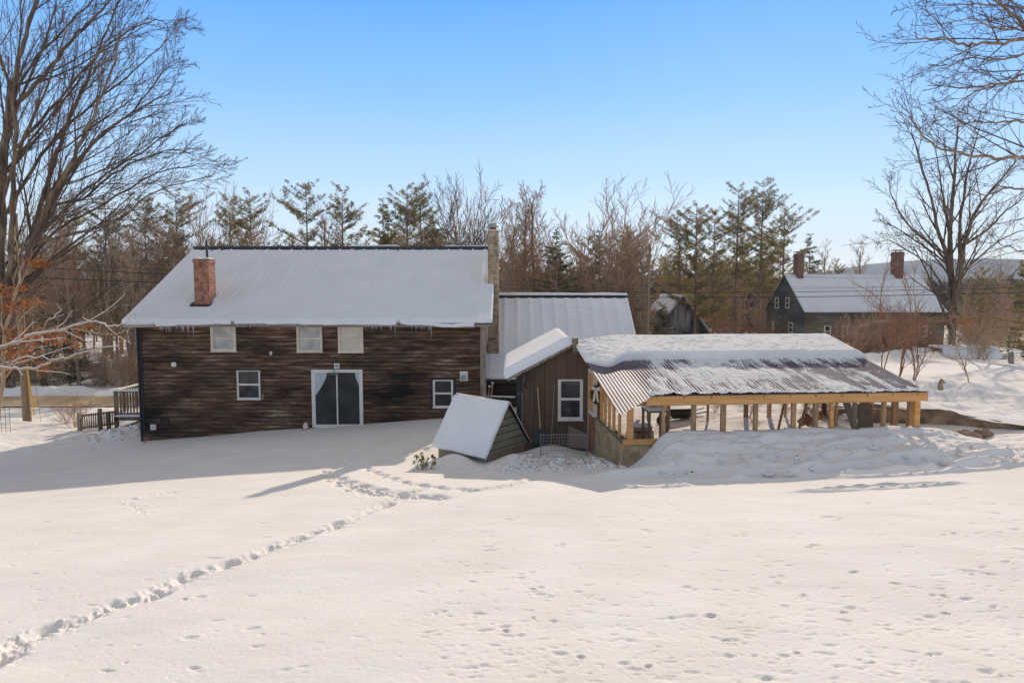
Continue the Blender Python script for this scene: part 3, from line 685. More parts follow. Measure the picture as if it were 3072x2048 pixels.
def curtain(xa, xb, zt_, zb_, flip):
    n = 26; V = []
    for j in range(n + 1):
        t = j / n; zz = zt_ - (zt_ - zb_) * t; wv = 1 - t ** 1.5 * .93
        for i in range(17):
            s = i / 16; xx = xa + (xb - xa) * s * wv if not flip else xb - (xb - xa) * s * wv
            V.append((xx, WY - .088 if not flip else WY - .064, zz))
    i = np.arange(n)[:, None] * 17 + np.arange(16)[None, :]
    Q = np.stack([i, i + 1, i + 18, i + 17], -1).reshape(-1, 4)
    return link('curtain', npmesh('curtain', V, Q), MAT['curtain'], door)
curtain(x0 + fw + .05, x0 + fw + .5, z1 - fw - .03, z1 - .95, False)
curtain(x1 - fw - .2, x1 - fw - .05, z1 - fw - .03, z1 - .6, True)
# sign and gooseneck lamp above the door
a, b_, c_, d_ = wbox(1003, 1089, 1019, 1105, WY)
sg = MB(); sg.box(a, WY - .05, b_, c_, WY - .02, d_); sgo = sg.build('sign', MAT['white'], house)
sgo['label'] = 'small square white sign with a round grey emblem'
cx, cz = (a + c_) / 2, (b_ + d_) / 2
m = MB(); n = 20
for k in range(n):
    t0, t1 = 2 * math.pi * k / n, 2 * math.pi * (k + 1) / n
    m.poly([(cx + r_ * math.cos(t), WY - .053, cz + r_ * math.sin(t)) for t, r_ in ((t0, .062), (t1, .062), (t1, .046), (t0, .046))], [(0, 3, 2, 1)])
m.box(cx - .045, WY - .055, cz - .012, cx + .045, WY - .052, cz + .016); m.build('emblem', MAT['darktrim'], sgo)
lp = MB(); p0 = Vector((cx - .05, WY - .02, b_ - .0)); pts = [p0, p0 + Vector((0, -.10, .0)), p0 + Vector((-.03, -.16, -.06)), p0 + Vector((-.04, -.16, -.14))]
for u_, v_ in zip(pts[:-1], pts[1:]): lp.tube(u_, v_, .012, .012, 6)
lo = lp.build('gooseneck_lamp', MAT['galv'], house)
m = MB(); m.tube(pts[-1] + Vector((0, 0, .02)), pts[-1] + Vector((0, 0, -.03)), .05, .09, 14); m.tube(pts[-1] + Vector((0, 0, -.03)), pts[-1] + Vector((0, 0, -.07)), .09, .21, 14); m.build('lamp_shade', MAT['galv'], lo)
# boxes and vents
def wallbox(px0, py0, px1, py1, name, mat, dep=.06, label=None):
    a, b_, c_, d_ = wbox(px0, py0, px1, py1, WY); m = MB(); m.box(a, WY - dep, b_, c_, WY - .01, d_); o = m.build(name, MAT[mat], house)
    if label: o['label'] = label
    return o
wallbox(516, 1086, 530, 1099, 'junction_box', 'white')
v = wallbox(454, 1272, 470, 1288, 'dryer_vent', 'white', .08)
a, b_, c_, d_ = wbox(457, 1275, 468, 1285, WY)
m = MB()
for k in range(3): m.box(a, WY - .095, b_ + .02 + k * .04, c_, WY - .08, b_ + .032 + k * .04)
m.build('louvre', MAT['gutter'], v)
wallbox(481, 1248, 507, 1272, 'access_hatch', 'siding2', .035)
wallbox(788, 1180, 790, 1197, 'cable_clip', 'trim', .03)
hb = wallbox(1380, 1113, 1404, 1142, 'heater_vent', 'white', .05, 'white wall plate of the heater exhaust')
a, b_, c_, d_ = wbox(1383, 1122, 1398, 1140, WY)
m = MB(); m.tube(((a + c_) / 2, WY - .26, (b_ + d_) / 2), ((a + c_) / 2, WY - .05, (b_ + d_) / 2), .10, .10, 14); m.build('vent_hood', MAT['galv'], hb)
m = MB(); q = P(813, 1058, WY - .06); m.tube(q + Vector((0, .06, 0)), q + Vector((0, -.03, 0)), .05, .055, 12); m.tube(q + Vector((.02, -.02, -.02)), q + Vector((.03, -.1, -.05)), .03, .035, 10)
m.build('security_camera', MAT['white'], house)
# brick chimney
cx0 = P(584, 900, 26.1).x; cx1 = P(629, 900, 26.1).x
zc1 = P(600, 776, 26.1).z
m = MB(); m.box(cx0, 26.1, zE + slope * .9, cx1, 26.68, zc1); ch = m.build('chimney', MAT['brick'], house); ch['label'] = 'red brick chimney on the front roof slope'
m = MB(); m.box(cx0 - .02, 26.08, zc1 - .16, cx1 + .02, 26.7, zc1 - .02); m.build('corbel', MAT['brick'], ch)
m = MB(); m.tube(((cx0 + cx1) / 2 + .12, 26.4, zc1 - .05), ((cx0 + cx1) / 2 + .10, 26.4, P(618, 722, 26.4).z), .045, .045, 10); m.build('flue_pipe', MAT['dark'], ch)
def chs(A, B): return (.05 + .04 * fbm(A * 4, B * 4, 3, 3)) * edge(A, B, .2, .2)
slab('chimney_snow', (cx0 - .01, 26.1, zc1 - .01), (.22, 0, 0), (0, .5, 0), 10, 10, chs, MAT['roof_snow'], ch)
slab('chimney_snow', (cx1 - .2, 26.1, zc1 - .01), (.2, 0, 0), (0, .5, 0), 10, 10, chs, MAT['roof_snow'], ch)
# dark flashing around foot
m = MB(); zf = zE + slope * 1.0
for (xa, ya, xb, yb) in ((cx0 - .22, 25.86, cx1 + .05, 26.09), (cx0 - .3, 25.95, cx0 - .01, 26.5), (cx1 + .005, 26.0, cx1 + .15, 26.6)):
    pts = [(xa, ya), (xb, ya + .04), (xb, yb), (xa + .1, yb)]
    m.extrude([(x_, y_, zE + slope * (y_ - 25.0) - .03) for x_, y_ in pts], (0, 0, .05))
m.build('flashing', MAT['dark'], ch)
# tall block chimney on the right gable
tx0 = P(1463, 700, 27.6).x; tx1 = P(1496, 700, 27.6).x; ztp = P(1480, 692, 27.6).z; zbt = P(1480, 1075, 27.6).z
m = MB(); m.box(tx0, 27.6, zbt, tx1, 28.1, ztp); tc_ = m.build('chimney', MAT['block'], house); tc_['label'] = 'tall narrow tan block chimney on the gable end'
m = MB(); xc = (tx0 + tx1) / 2; m.tube((xc, 27.85, ztp), (xc, 27.85, ztp + .16), .12, .12, 12); m.build('flue', MAT['clay'], tc_)
m = MB(); m.tube((xc, 27.85, ztp + .16), (xc, 27.85, ztp + .26), .17, .17, 14); m.tube((xc, 27.85, ztp + .26), (xc, 27.85, ztp + .30), .19, .15, 14); m.build('chimney_cap', MAT['galv'], tc_)
m = MB()
for k in range(5): m.tube((xc, 27.85, ztp + .295 + .02 * k), (xc, 27.85, ztp + .32 + .02 * k), .175 * math.sqrt(1 - (k / 5.5) ** 2), .175 * math.sqrt(1 - ((k + 1) / 5.5) ** 2), 14)
m.build('cap_snow', MAT['roof_snow'], tc_, smooth=True)
slab('chimney_snow', (tx0, 27.6, ztp), (tx1 - tx0, 0, 0), (0, .5, 0), 10, 10, lambda A, B: .05 * edge(A, B, .2, .2) * (1 - .0 * A), MAT['roof_snow'], tc_)
# white jug by the door
q = P(917, 1284, WY - .28); jug = thing('bird_feeder', 'white plastic poultry waterer with red base on snow left of the sliding door', 'feeder', (q.x, q.y, gz(q.x, q.y)))
zb = gz(q.x, q.y) - .02
m = MB(); m.tube((q.x, q.y, zb), (q.x, q.y, zb + .05), .13, .13, 16); m.build('base', MAT['redp'], jug)
m = MB(); m.tube((q.x, q.y, zb + .05), (q.x, q.y, zb + .2), .095, .095, 16); m.tube((q.x, q.y, zb + .2), (q.x, q.y, zb + .26), .095, .04, 16); m.tube((q.x, q.y, zb + .26), (q.x, q.y, zb + .29), .03, .03, 10); m.build('tank', MAT['white'], jug)

# ================================================================== WING
wing = thing('barn_wing', 'lower wing with steep snow covered roof behind the chimney and shed', 'building', (2.3, 31, gz(2, 27)))
We = P(1500, 1137, 26.5).z; Wr = P(1700, 887, 31.26).z; wx0 = XR + .05; wx1 = P(1880, 887, 31.26).x
m = MB(); lap(m, wx0, wx1 - .2, 27.0, -.3, We + .2, .13); m.box(wx0, 27.001, -.5, wx1 - .2, 35.5, We + .25)
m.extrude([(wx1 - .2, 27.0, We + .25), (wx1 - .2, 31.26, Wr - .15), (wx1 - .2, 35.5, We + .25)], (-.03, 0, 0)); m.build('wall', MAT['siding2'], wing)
m = MB(); m.extrude([(wx0, 26.5, We), (wx0, 31.26, Wr), (wx0, 36.0, We), (wx0, 36.0, We - .08), (wx0, 31.26, Wr - .08), (wx0, 26.5, We - .08)], (wx1 - wx0, 0, 0)); wroof = m.build('roof', MAT['dark'], wing)
def t_wing(A, B):
    xx = A * (wx1 - wx0); s = np.exp(-((xx % .55 - .27) / .1) ** 2)
    t = .11 + .035 * s * (.3 + .7 * sstep(.2, .8, B)) + .012 * fbm(xx, B * 4, 77, 3)
    cr_ = np.exp(-((B - (.925 - .16 * (A - .25) + .008 * fbm(xx * 1.5, B * 0, 66, 3))) / .0085) ** 2) * sstep(.2, .25, A) * sstep(.78, .7, A); t = t - .16 * cr_ * (.5 + .5 * vn(xx * 6, B, 2))
    return t * edge(A, B, .01, .02)
wsl = (Wr - We) / (31.26 - 26.5)
slab('roof_snow', (wx0, 26.48, We + .003), (wx1 - wx0, 0, 0), (0, 4.52, 4.52 * wsl), 300, 420, t_wing, MAT['roof_snow'], wroof)
slab('roof_snow', (wx0, 31.3, Wr + .0), (wx1 - wx0, 0, 0), (0, 4.6, -4.6 * wsl), 20, 10, lambda A, B: .1 * edge(A, B, .02, .05), MAT['roof_snow'], wroof)
def t_wr(A, B): return (.10 + .05 * fbm(A * 6, B * 0 + 3, 5, 3)) * edge(A, B, .01, .4)
slab('ridge_snow', (wx0, 31.16, Wr + .04), (wx1 - wx0 + .05, 0, 0), (0, .3, 0), 120, 8, t_wr, MAT['roof_snow'], wroof)
m = MB(); m.box(wx0, 26.47, We - .14, wx1, 26.5, We - .0); m.build('fascia', MAT['darktrim'], wing)
# small stoop with posts between wing and house
st = thing('stoop_railing', 'short leaning wooden stoop rail with snow caps between house corner and wing', 'railing', P(1470, 1240, 26.0))
for (xa, ya, xb, yb, Yq) in ((1450, 1225, 1452, 1172, 26.2), (1461, 1215, 1469, 1160, 26.0), (1472, 1205, 1478, 1150, 26.3)):
    m = MB(); m.beam(P(xa, ya, Yq), P(xb, yb, Yq), .06, .06); m.build('post', MAT['handle' if xa == 1472 else 'oldtrim'], st)
    m = MB(); t_ = P(xb, yb, Yq); m.box(t_.x - .05, t_.y - .05, t_.z, t_.x + .05, t_.y + .05, t_.z + .05); m.build('snow_cap', MAT['roof_snow'], st)
m = MB(); a = P(1440, 1189, 26.0); b_ = P(1545, 1192, 26.0); m.beam(a, b_, .05, .04); m.build('rail', MAT['oldtrim'], st)
m = MB(); m.beam(a + Vector((0, 0, .035)), b_ + Vector((0, 0, .035)), .05, .03); m.build('rail_snow', MAT['roof_snow'], st)

# ================================================================== SHED
SY = 18.8
shed = thing('garden_shed', 'small brown vertical board shed with thick snow on its left roof slope, joined to greenhouse', 'shed', (1.3, 20.8, .8))
sx0 = P(1556, 1200, SY).x; pk = P(1716, 1038, SY); sl_z = P(1556, 1122, SY).z
srx = 2.36; zz = lambda x: pk.z - abs(x - pk.x) * (pk.z - sl_z) / (pk.x - sx0)
m = MB()
# grooves every .3: build wall as vertical boards with small gaps
x = sx0
while x < srx - .01:
    xb = min(x + .29, srx)
    tops = [(xb, SY, min(zz(xb), 3.45)), (x, SY, min(zz(x), 3.6))]
    if x < pk.x < xb: tops.insert(1, (pk.x, SY, pk.z))
    m.extrude([(x, SY, .2), (xb, SY, .2)] + tops, (0, .05, 0)); 
    if xb < srx: m.extrude([(xb, SY + .012, .2), (xb + .01, SY + .012, .2), (xb + .01, SY + .012, zz(xb) - .02), (xb, SY + .012, zz(xb) - .02)], (0, .03, 0))
    x += .30
m.box(sx0, SY + .05, .2, sx0 + .05, 22.8, sl_z - .02); m.box(sx0, 22.8, .2, 3.0, 22.85, sl_z)
m.build('wall', MAT['shed'], shed)
# roof
ov = .26; exl = P(1524, 1137, SY).x
m = MB(); n_z = zz(exl)
m.extrude([(exl, SY - ov, n_z), (pk.x, SY - ov, pk.z + .02), (pk.x, SY - ov, pk.z + .1), (exl - .01, SY - ov, n_z + .08)], (0, 4.4, 0))
m.extrude([(pk.x, SY - ov + .27, pk.z - .06), (3.0, SY - ov + .27, zz(3.0) - .1), (3.0, SY - ov + .27, zz(3.0)), (pk.x, SY - ov + .27, pk.z)], (0, 4.0, 0))
sroof = m.build('roof', MAT['oldtrim'], shed)
def t_sh(A, B): return (.25 + .02 * fbm(A * 4, B * 3, 61, 3)) * (edge(A, B, .05, .09) * .45 + .55)
slab('roof_snow', (exl - .06, SY - ov - .03, n_z + .07), (0, 4.4, 0), (pk.x - exl + .06, 0, pk.z - n_z + .03), 80, 50, t_sh, MAT['roof_snow'], sroof)
# gable end beam and corner trims
m = MB(); q = P(1727, 1035, SY - .3); m.box(q.x - .07, SY - ov - .15, q.z - .22, q.x + .06, SY, q.z + .2); m.build('ridge_beam', MAT['greenpt'], shed)
m = MB(); m.beam((pk.x + .02, SY - .02, pk.z - .05), (2.36, SY - .02, zz(2.3) + .02), .03, .1); m.beam((pk.x, SY - .02, pk.z - .05), (sx0 - .1, SY - .02, zz(sx0 - .1) - .03), .03, .08); m.build('rake_board', MAT['shed'], shed)
m = MB(); m.box(sx0 - .06, SY - .03, .2, sx0 + .07, SY, sl_z - .05); m.build('corner_board', MAT['darktrim'], shed)
m = MB(); m.tube((sx0 + .10, SY - .06, .7), (sx0 + .10, SY - .06, 2.25), .02, .02, 6)
for k in range(8):
    t0, t1 = math.pi * k / 8, math.pi * (k + 1) / 8
    m.tube((sx0 + .04 + .06 * math.cos(t0), SY - .06, 2.25 + .06 * math.sin(t0)), (sx0 + .04 + .06 * math.cos(t1), SY - .06, 2.25 + .06 * math.sin(t1)), .015, .015, 6)
m.build('cable_conduit', MAT['rug'], shed)
m = MB(); q = P(1571, 1133, SY); m.box(q.x - .05, SY - .14, q.z - .12, q.x + .05, SY - .0, q.z + .1); m.beam((q.x + .02, SY - .1, q.z - .1), (q.x + .08, SY - .24, q.z - .24), .05, .02); m.build('flood_light', MAT['black'], shed)
x0, z0, x1, z1 = wbox(1674, 1137, 1748, 1258, SY); window(shed, x0, z0, x1, z1, SY, MAT['white'], MAT['glass'], .06, depth=.05)
# tools against the shed
def pt(px, py, Y): return P(px, py, Y)
sh = thing('snow_shovel', 'light wooden handled shovel leaning upright against brown shed wall', 'shovel', P(1620, 1325, SY - .25))
m = MB(); m.tube(pt(1613, 1160, SY - .05), pt(1621, 1287, SY - .22), .016, .016, 8); m.build('handle', MAT['handle'], sh)
m = MB(); a = pt(1621, 1287, SY - .22); m.beam(a, a + Vector((.0, -.05, -.08)), .06, .05); m.extrude([a + Vector(v_) for v_ in ((-.16, -.04, -.08), (.16, -.04, -.08), (.19, -.1, -.44), (-.19, -.1, -.44))], (0, .025, 0)); m.build('blade', MAT['black'], sh)
rk = thing('leaf_rake', 'grey handled leaf rake with black fan tines resting beside shed window', 'rake', P(1640, 1335, SY - .4))
m = MB(); m.tube(pt(1664, 1150, SY - .05), pt(1653, 1330, SY - .4), .014, .014, 8); m.build('handle', MAT['rug'], rk)
m = MB(); a = pt(1651, 1336, SY - .42)
for k in range(13):
    t = (k - 6) / 6; m.tube(a, a + Vector((-.28 + .30 * t * .9, -.12 - .02 * abs(t), -.04 + .03 * (1 - abs(t)))), .006, .006, 4)
for k in range(22):
    b_ = pt(1598 + k * 2.7, 1332 + (k % 2), SY - .5); m.tube(b_, b_ + Vector((-.03, -.02, -.12)), .006, .005, 4)
m.tube(pt(1596, 1330, SY - .5), pt(1656, 1334, SY - .5), .008, .008, 5)
m.build('tines', MAT['black'], rk)
pb = MB(); pb.extrude([pt(1706, 1276, SY - .12), pt(1760, 1300, SY - .12), pt(1762, 1345, SY - .2), pt(1704, 1338, SY - .2)], (0, .02, 0)); tag(pb.build('plywood_board', MAT['ply']), 'tan plywood offcut with slanted top leaning below shed window', 'board')
# wire fence panel
wf = thing('wire_fence_panel', 'bent rectangular wire grid panel standing in snow by the shed', 'wire fence', P(1690, 1370, 17.9))
m = MB(); YW = 17.75
zt_, zb_ = P(1690, 1305, YW).z, P(1690, 1372, YW).z; xa, xb = P(1622, 1300, YW).x, P(1762, 1300, YW).x
nx, nz = 17, 7
def wp(i, j):
    s = i / nx; t = j / nz; return Vector((xa + (xb - xa) * s, YW + .15 * math.sin(s * 3) + .05 * t, zt_ + (zb_ - zt_) * t - .02 * s))
for j in range(nz + 1):
    for i in range(nx): m.tube(wp(i, j), wp(i + 1, j), .0045 if j else .008, None, 4, False)
for i in range(nx + 1):
    for j in range(nz): m.tube(wp(i, j), wp(i, j + 1), .0045, None, 4, False)
m.build('wire_grid', MAT['wire'], wf)
for i in (0, nx): m = MB(); m.tube(wp(i, nz) + Vector((0, 0, -.1)), wp(i, 0) + Vector((0, 0, .03)), .015, .015, 6); m.build('stake', MAT['rug'], wf)
# post with pail beside the door
pp = MB(); q = pt(1788, 1350, 17.9); 
for k in range(6): pp.tube(q + Vector((0, 0, -.3 + .1 * k)), q + Vector((.01 * (k % 2), 0, -.2 + .1 * k)), .075, .08, 12)
tag(pp.build('snowy_stump', MAT['rug']), 'pale weathered stub post beside the white door frame', 'post')

# ================================================================== GREENHOUSE
gh = thing('greenhouse', 'unfinished timber greenhouse with purple corrugated roof under broken snow', 'greenhouse', G(3.7, 2, 1.4))
gsl = (GZR - GZE) / GW
# corrugated roof sheet, left columns hang lower
nper = 88; ns = nper * 8 + 1
u = np.linspace(0, GL, ns); nvv = 40
lowext = np.clip(np.interp(u, [0, .95, 1.02], [1.06, .08, .03]), .03, 1)
V = np.zeros((nvv, ns, 3)); corr = (.011 * (.4 + .6 * sstep(.7, 1.2, u))) * np.sin(u / GL * nper * 2 * math.pi)
tt = np.linspace(0, 1, nvv)
for j in range(nvv):
    v = -lowext + (GW + .02 + lowext) * tt[j]
    V[j, :, 0] = GO.x + GU.x * u + GV.x * v; V[j, :, 1] = GO.y + GU.y * u + GV.y * v; V[j, :, 2] = GZE + gsl * v + corr
i = np.arange(nvv - 1)[:, None] * ns + np.arange(ns - 1)[None, :]
Q = np.stack([i, i + 1, i + 1 + ns, i + ns], -1).reshape(-1, 4)
groof = link('roof', npmesh('roof', V, Q, smooth=True), MAT['poly'], gh); groof['label'] = 'purple grey corrugated plastic roofing'
m = MB(); m.extrude([G(0, GW, GZR - .03), G(GL, GW, GZR - .03), G(GL, GW + .7, GZR - .18), G(0, GW + .7, GZR - .18)], (0, 0, .03)); m.build('back_roof', MAT['poly'], gh)
# broken thin snow lying among the ribs
nu, nv = 1500, 420
A, B = np.meshgrid(np.linspace(.002, .998, nu), np.linspace(0, 1, nv)); uu = A * GL; vv = -.045 + B * 2.78
n1 = fbm(uu * .55 + vv * .25, vv * 1.1 + 7, 71, 4); n2 = fbm(uu * 3.2, vv * 3.5, 72, 4); n3 = fbm(uu * 11, vv * 14, 73, 3)
rib = .011 * np.sin(uu / GL * nper * 2 * math.pi)
ribi = np.floor(uu / GL * nper + .25); pr_ = vn(ribi * .53 + 11, vv * .8 + ribi * .37, 74) - .5; pr2 = vn(ribi * 1.7, vv * 3.0, 75) - .5
lvl = -.0055 + .012 * n1 + .012 * n2 + .012 * n3 + .034 * pr_ + .018 * pr2
lvl = lvl + .03 * sstep(.35, .0, vv) + .02 * sstep(.1, .0, vv) + .018 * sstep(2.0, 2.6, vv) * (.5 + n2)
lvl = lvl + .03 * np.exp(-((uu - 2.6) / .9) ** 2 - ((vv - 1.5) / .6) ** 2) + .03 * np.exp(-((uu - 4.0) / .7) ** 2 - ((vv - 1.3) / .3) ** 2) + .035 * np.exp(-((uu - 5.6) / .4) ** 2 - ((vv - .4) / .3) ** 2)
lvl = lvl + np.maximum(n3 + .1, 0) * .03 * sstep(.5, .1, vv)
lvl = lvl - .09 * sstep(1.05, .75, uu + .15 * n2 - .18 * (vv - 0)) * sstep(2.6, 1.7, vv)
lvl = lvl + .03 * sstep(1.4, 2.4, vv) * sstep(.9, .1, uu) * (1 + n3)
Pv = np.stack([GO.x + GU.x * uu + GV.x * vv, GO.y + GU.y * uu + GV.y * vv, GZE + gsl * vv + lvl + .35 * rib * (n3 * .5 + .5)], -1)
i = np.arange(nv - 1)[:, None] * nu + np.arange(nu - 1)[None, :]
Q = np.stack([i, i + 1, i + 1 + nu, i + nu], -1)
keep = (lvl - rib > -.02)
kq = keep[:-1, :-1] | keep[1:, 1:] | keep[:-1, 1:] | keep[1:, :-1]
link('broken_snow', npmesh('broken_snow', Pv, Q[kq].reshape(-1, 4), smooth=True), MAT['rough_snow'], groof)
# thick upper snow with an undercut wavy lip
nu, nv = 620, 130
A, B = np.meshgrid(np.linspace(0, 1, nu), np.linspace(0, 1, nv)); uu = A * (GL + .04) - .02
lip = 2.42 + .09 * fbm(uu * .8, uu * 0, 81, 3) - .5 * np.exp(-((uu - .45) / .4) ** 2) - .0 * uu
lip = lip + .0
vv = lip + (GW + .14 - lip) * B
t = .235 + .02 * fbm(uu * .8, vv, 82, 3) + .004 * fbm(uu * 5, vv * 5, 83, 3)
pits = np.maximum(vn(uu * 8, vv * 14, 85) - .74, 0) * .16 * vn(uu * 1.3, vv * 2, 86); t = t - pits
e1 = np.clip(B / .035, 0, 1); e1 = np.sqrt(np.clip(1 - (1 - e1) ** 2, 0, 1)); e2 = np.clip((1 - B) / .10, 0, 1) ** .6; e3 = np.clip(uu / .35 + .08, 0, 1) ** .6; e4 = np.clip((GL - uu) / .22, 0, 1) ** .5
lftthin = .55 + .45 * sstep(.1, 1.2, uu)
T = t * (.72 + .28 * e1) * (.35 + .65 * e2) * (.25 + .75 * e3 * lftthin) * (.3 + .7 * e4)
T = T + .05 * sstep(1.0, .3, uu) * fbm(uu * 6, vv * 6, 88, 3)
oh = -.07 * (1 - e1) * 0
Pv = np.stack([GO.x + GU.x * uu + GV.x * vv, GO.y + GU.y * uu + GV.y * vv, GZE + gsl * vv + T], -1)
i = np.arange(nv - 1)[:, None] * nu + np.arange(nu - 1)[None, :]
Q = np.stack([i, i + 1, i + 1 + nu, i + nu], -1).reshape(-1, 4)
Vt = Pv.reshape(-1, 3)
ring = list(range(nu)) + [r * nu + nu - 1 for r in range(1, nv)] + [(nv - 1) * nu + c for c in range(nu - 2, -1, -1)] + [r * nu for r in range(nv - 2, 0, -1)]
bs = Vt[ring].copy(); bs[:, 2] = (GZE + gsl * vv).reshape(-1)[ring] - .01
bs[:nu] += np.array([GV.x, GV.y, gsl]) * .06
k = len(Vt); mm_ = len(ring); Vt = np.vstack([Vt, bs]); j = np.arange(mm_); ra = np.array(ring)
Q = np.vstack([Q, np.stack([ra, k + j, k + np.roll(j, -1), np.roll(ra, -1)], -1)])
link('roof_snow', npmesh('roof_snow', Vt, Q, smooth=True), MAT['rough_snow'], groof)
# fascia beam and framing
def gb(u0, v0, z0, u1, v1, z1, wx, wy, name='beam', mat='lumber', parent=None):
    m = MB(); m.beam(G(u0, v0, z0), G(u1, v1, z1), wx, wy); return m.build(name, MAT[mat], parent or gh)
fu0 = .88
m = MB(); m.hexa([G(fu0, .0, GZE - .215), G(GL, 0, GZE - .215), G(GL, .04, GZE - .215), G(fu0, .04, GZE - .215), G(fu0 - .03, 0, GZE - .008), G(GL, 0, GZE - .008), G(GL, .04, GZE - .008), G(fu0 - .03, .04, GZE - .008)]); m.build('fascia_board', MAT['lumber'], gh)
gb(.45, .14, GZE - .2, GL - .2, .14, GZE - .2, .09, .09, 'top_plate', 'stud')
for uq in np.arange(.5, GL, .61): gb(uq, .0, GZE - .09, uq, GW, GZR - .09, .04, .12, 'rafter', 'stud')
gb(.3, GW - .02, GZR - .2, GL - .1, GW - .02, GZR - .2, .05, .2, 'ridge_board', 'stud')
gb(.4, GW + .5, GZR - .28, GL - .1, GW + .5, GZR - .28, .09, .09, 'top_plate', 'stud')
def upx(px, v):   # u coordinate of the wall point seen at px on plane v
    k = (px - 1536) / F; bx = GO.x + GV.x * v; by = GO.y + GV.y * v; return (k * by - bx) / (GU.x - k * GU.y)
zlw = P(1880, 1337, 14.7).z
for px, w_, mt in [(1895, .16, 'lumber'), (1995, .09, 'stud'), (2087, .12, 'stud'), (2177, .13, 'stud'), (2275, .11, 'stud'), (2390, .11, 'stud'), (2457, .12, 'stud'), (2505, .10, 'lumber'), (2575, .09, 'greenpt'), (2663, .10, 'stud'), (2762, .15, 'lumber')]:
    uq = upx(px, .14); gb(uq, .14, zlw - .05, uq, .14, GZE - .24, w_ * .82, w_ * .82, 'post', mt)
for px, w_, vq in [(1950, .09, 4.5), (2010, .10, 4.5), (2245, .1, 4.5), (2316, .1, 4.5), (2130, .06, 4.5), (2365, .06, 4.5), (2428, .06, 4.5), (2482, .1, 4.5), (2520, .06, 3.0), (2545, .1, 4.5), (2623, .1, 1.6), (2697, .12, .9), (2745, .12, .5)]:
    uq = upx(px, vq); gb(uq, vq, 1.1, uq, vq, GZE + gsl * min(vq, GW) - .1, w_, w_, 'post', 'stud')
# low front and side walls
zb0 = .9
m = MB(); uc = .38
m.hexa([G(uc, -.05, zb0), G(GL - .1, -.05, zb0), G(GL - .1, .25, zb0), G(uc, .25, zb0), G(uc, -.05, zlw - .04), G(GL - .1, -.05, zlw - .04), G(GL - .1, .25, zlw - .04), G(uc, .25, zlw - .04)])
zsw = zlw + .16
m.hexa([G(uc, .25, zb0 - .3), G(uc + .2, .25, zb0 - .3), G(uc + .2, 3.2, zb0 - .3), G(uc, 3.2, zb0 - .3), G(uc, .25, zlw - .04), G(uc + .2, .25, zlw - .04), G(uc + .2, 3.2, zlw + .0), G(uc, 3.2, zlw + .0)])
m.build('knee_wall', MAT['concrete'], gh)
gb(uc, .12, zlw - .015, GL - .15, .12, zlw - .015, .05, .2, 'sill_plate', 'lumber')
gb(uc + .1, .2, zlw - .0, uc + .1, 3.2, zlw + .02, .12, .05, 'sill_plate', 'greenpt')
gb(upx(2000, .3), .3, zlw - .12, uc + .1, .3, zlw - .12, .03, .1, 'bench_rail', 'lumber')
for v_ in (.75, 1.3, 1.75, 2.2): gb(uc + .08, v_, zlw, uc + .08, v_, GZE + gsl * v_ - .1, .06, .12, 'side_post', 'lumber')
gb(uc + .08, 2.62, zlw, uc + .08, 2.62, GZE + gsl * 2.62 - .1, .05, .3, 'side_panel', 'lumber')
gb(uc + .02, .1, GZE + .0 - .1, uc + .02, 3.8, GZE + gsl * 3.8 - .1, .05, .12, 'side_rafter', 'stud')
gb(GL - .25, .14, GZE - .1, GL - .25, 4.4, GZR - .1, .05, .12, 'side_rafter', 'stud')
# right end: leaning boards, far end studs
gb(upx(2540, 1.0), 1.0, GZE - .2, upx(2585, .6), .6, 1.75, .2, .03, 'brace', 'greenpt')
gb(upx(2367, 1.2), 1.2, GZE - .2, upx(2345, .5), .5, 1.9, .05, .05, 'brace', 'stud')
gb(upx(2438, 1.2), 1.2, GZE - .2, upx(2408, .5), .5, 1.9, .05, .05, 'brace', 'stud')
# the white door in the side wall
dr = MB(); v0, v1 = 3.05, 3.85
def gdoor(m, a, b, z0, z1, du=.06): m.hexa([G(uc - .03, a, z0), G(uc + du, a, z0), G(uc + du, b, z0), G(uc - .03, b, z0), G(uc - .03, a, z1), G(uc + du, a, z1), G(uc + du, b, z1), G(uc - .03, b, z1)])
zdt = 3.0; zdb = .62
gdoor(dr, v0, v0 + .09, zlw + .02, zdt); gdoor(dr, v1 - .09, v1, zdb, zdt); gdoor(dr, v0 + .09, v1 - .09, zdt - .09, zdt); gdoor(dr, v0 + .09, v1 - .09, zlw + .02, zlw + .13)
dro = dr.build('door', MAT['white'], gh)
m = MB(); gdoor(m, v0 + .09, v1 - .09, zlw + .13, zdt - .09, 0.0); m.build('pane', MAT['lumber'], dro)
m = MB(); gdoor(m, v0 + .0, v1 - .09, zdb, zlw + .02, 0.0); m.build('door_panel', MAT['sap'], dro)
m = MB(); q = P(1776, 1250, SY - .04); m.box(q.x - .04, SY - .06, .65, q.x + .05, SY - .0, 3.0); m.build('door_jamb', MAT['white'], gh)
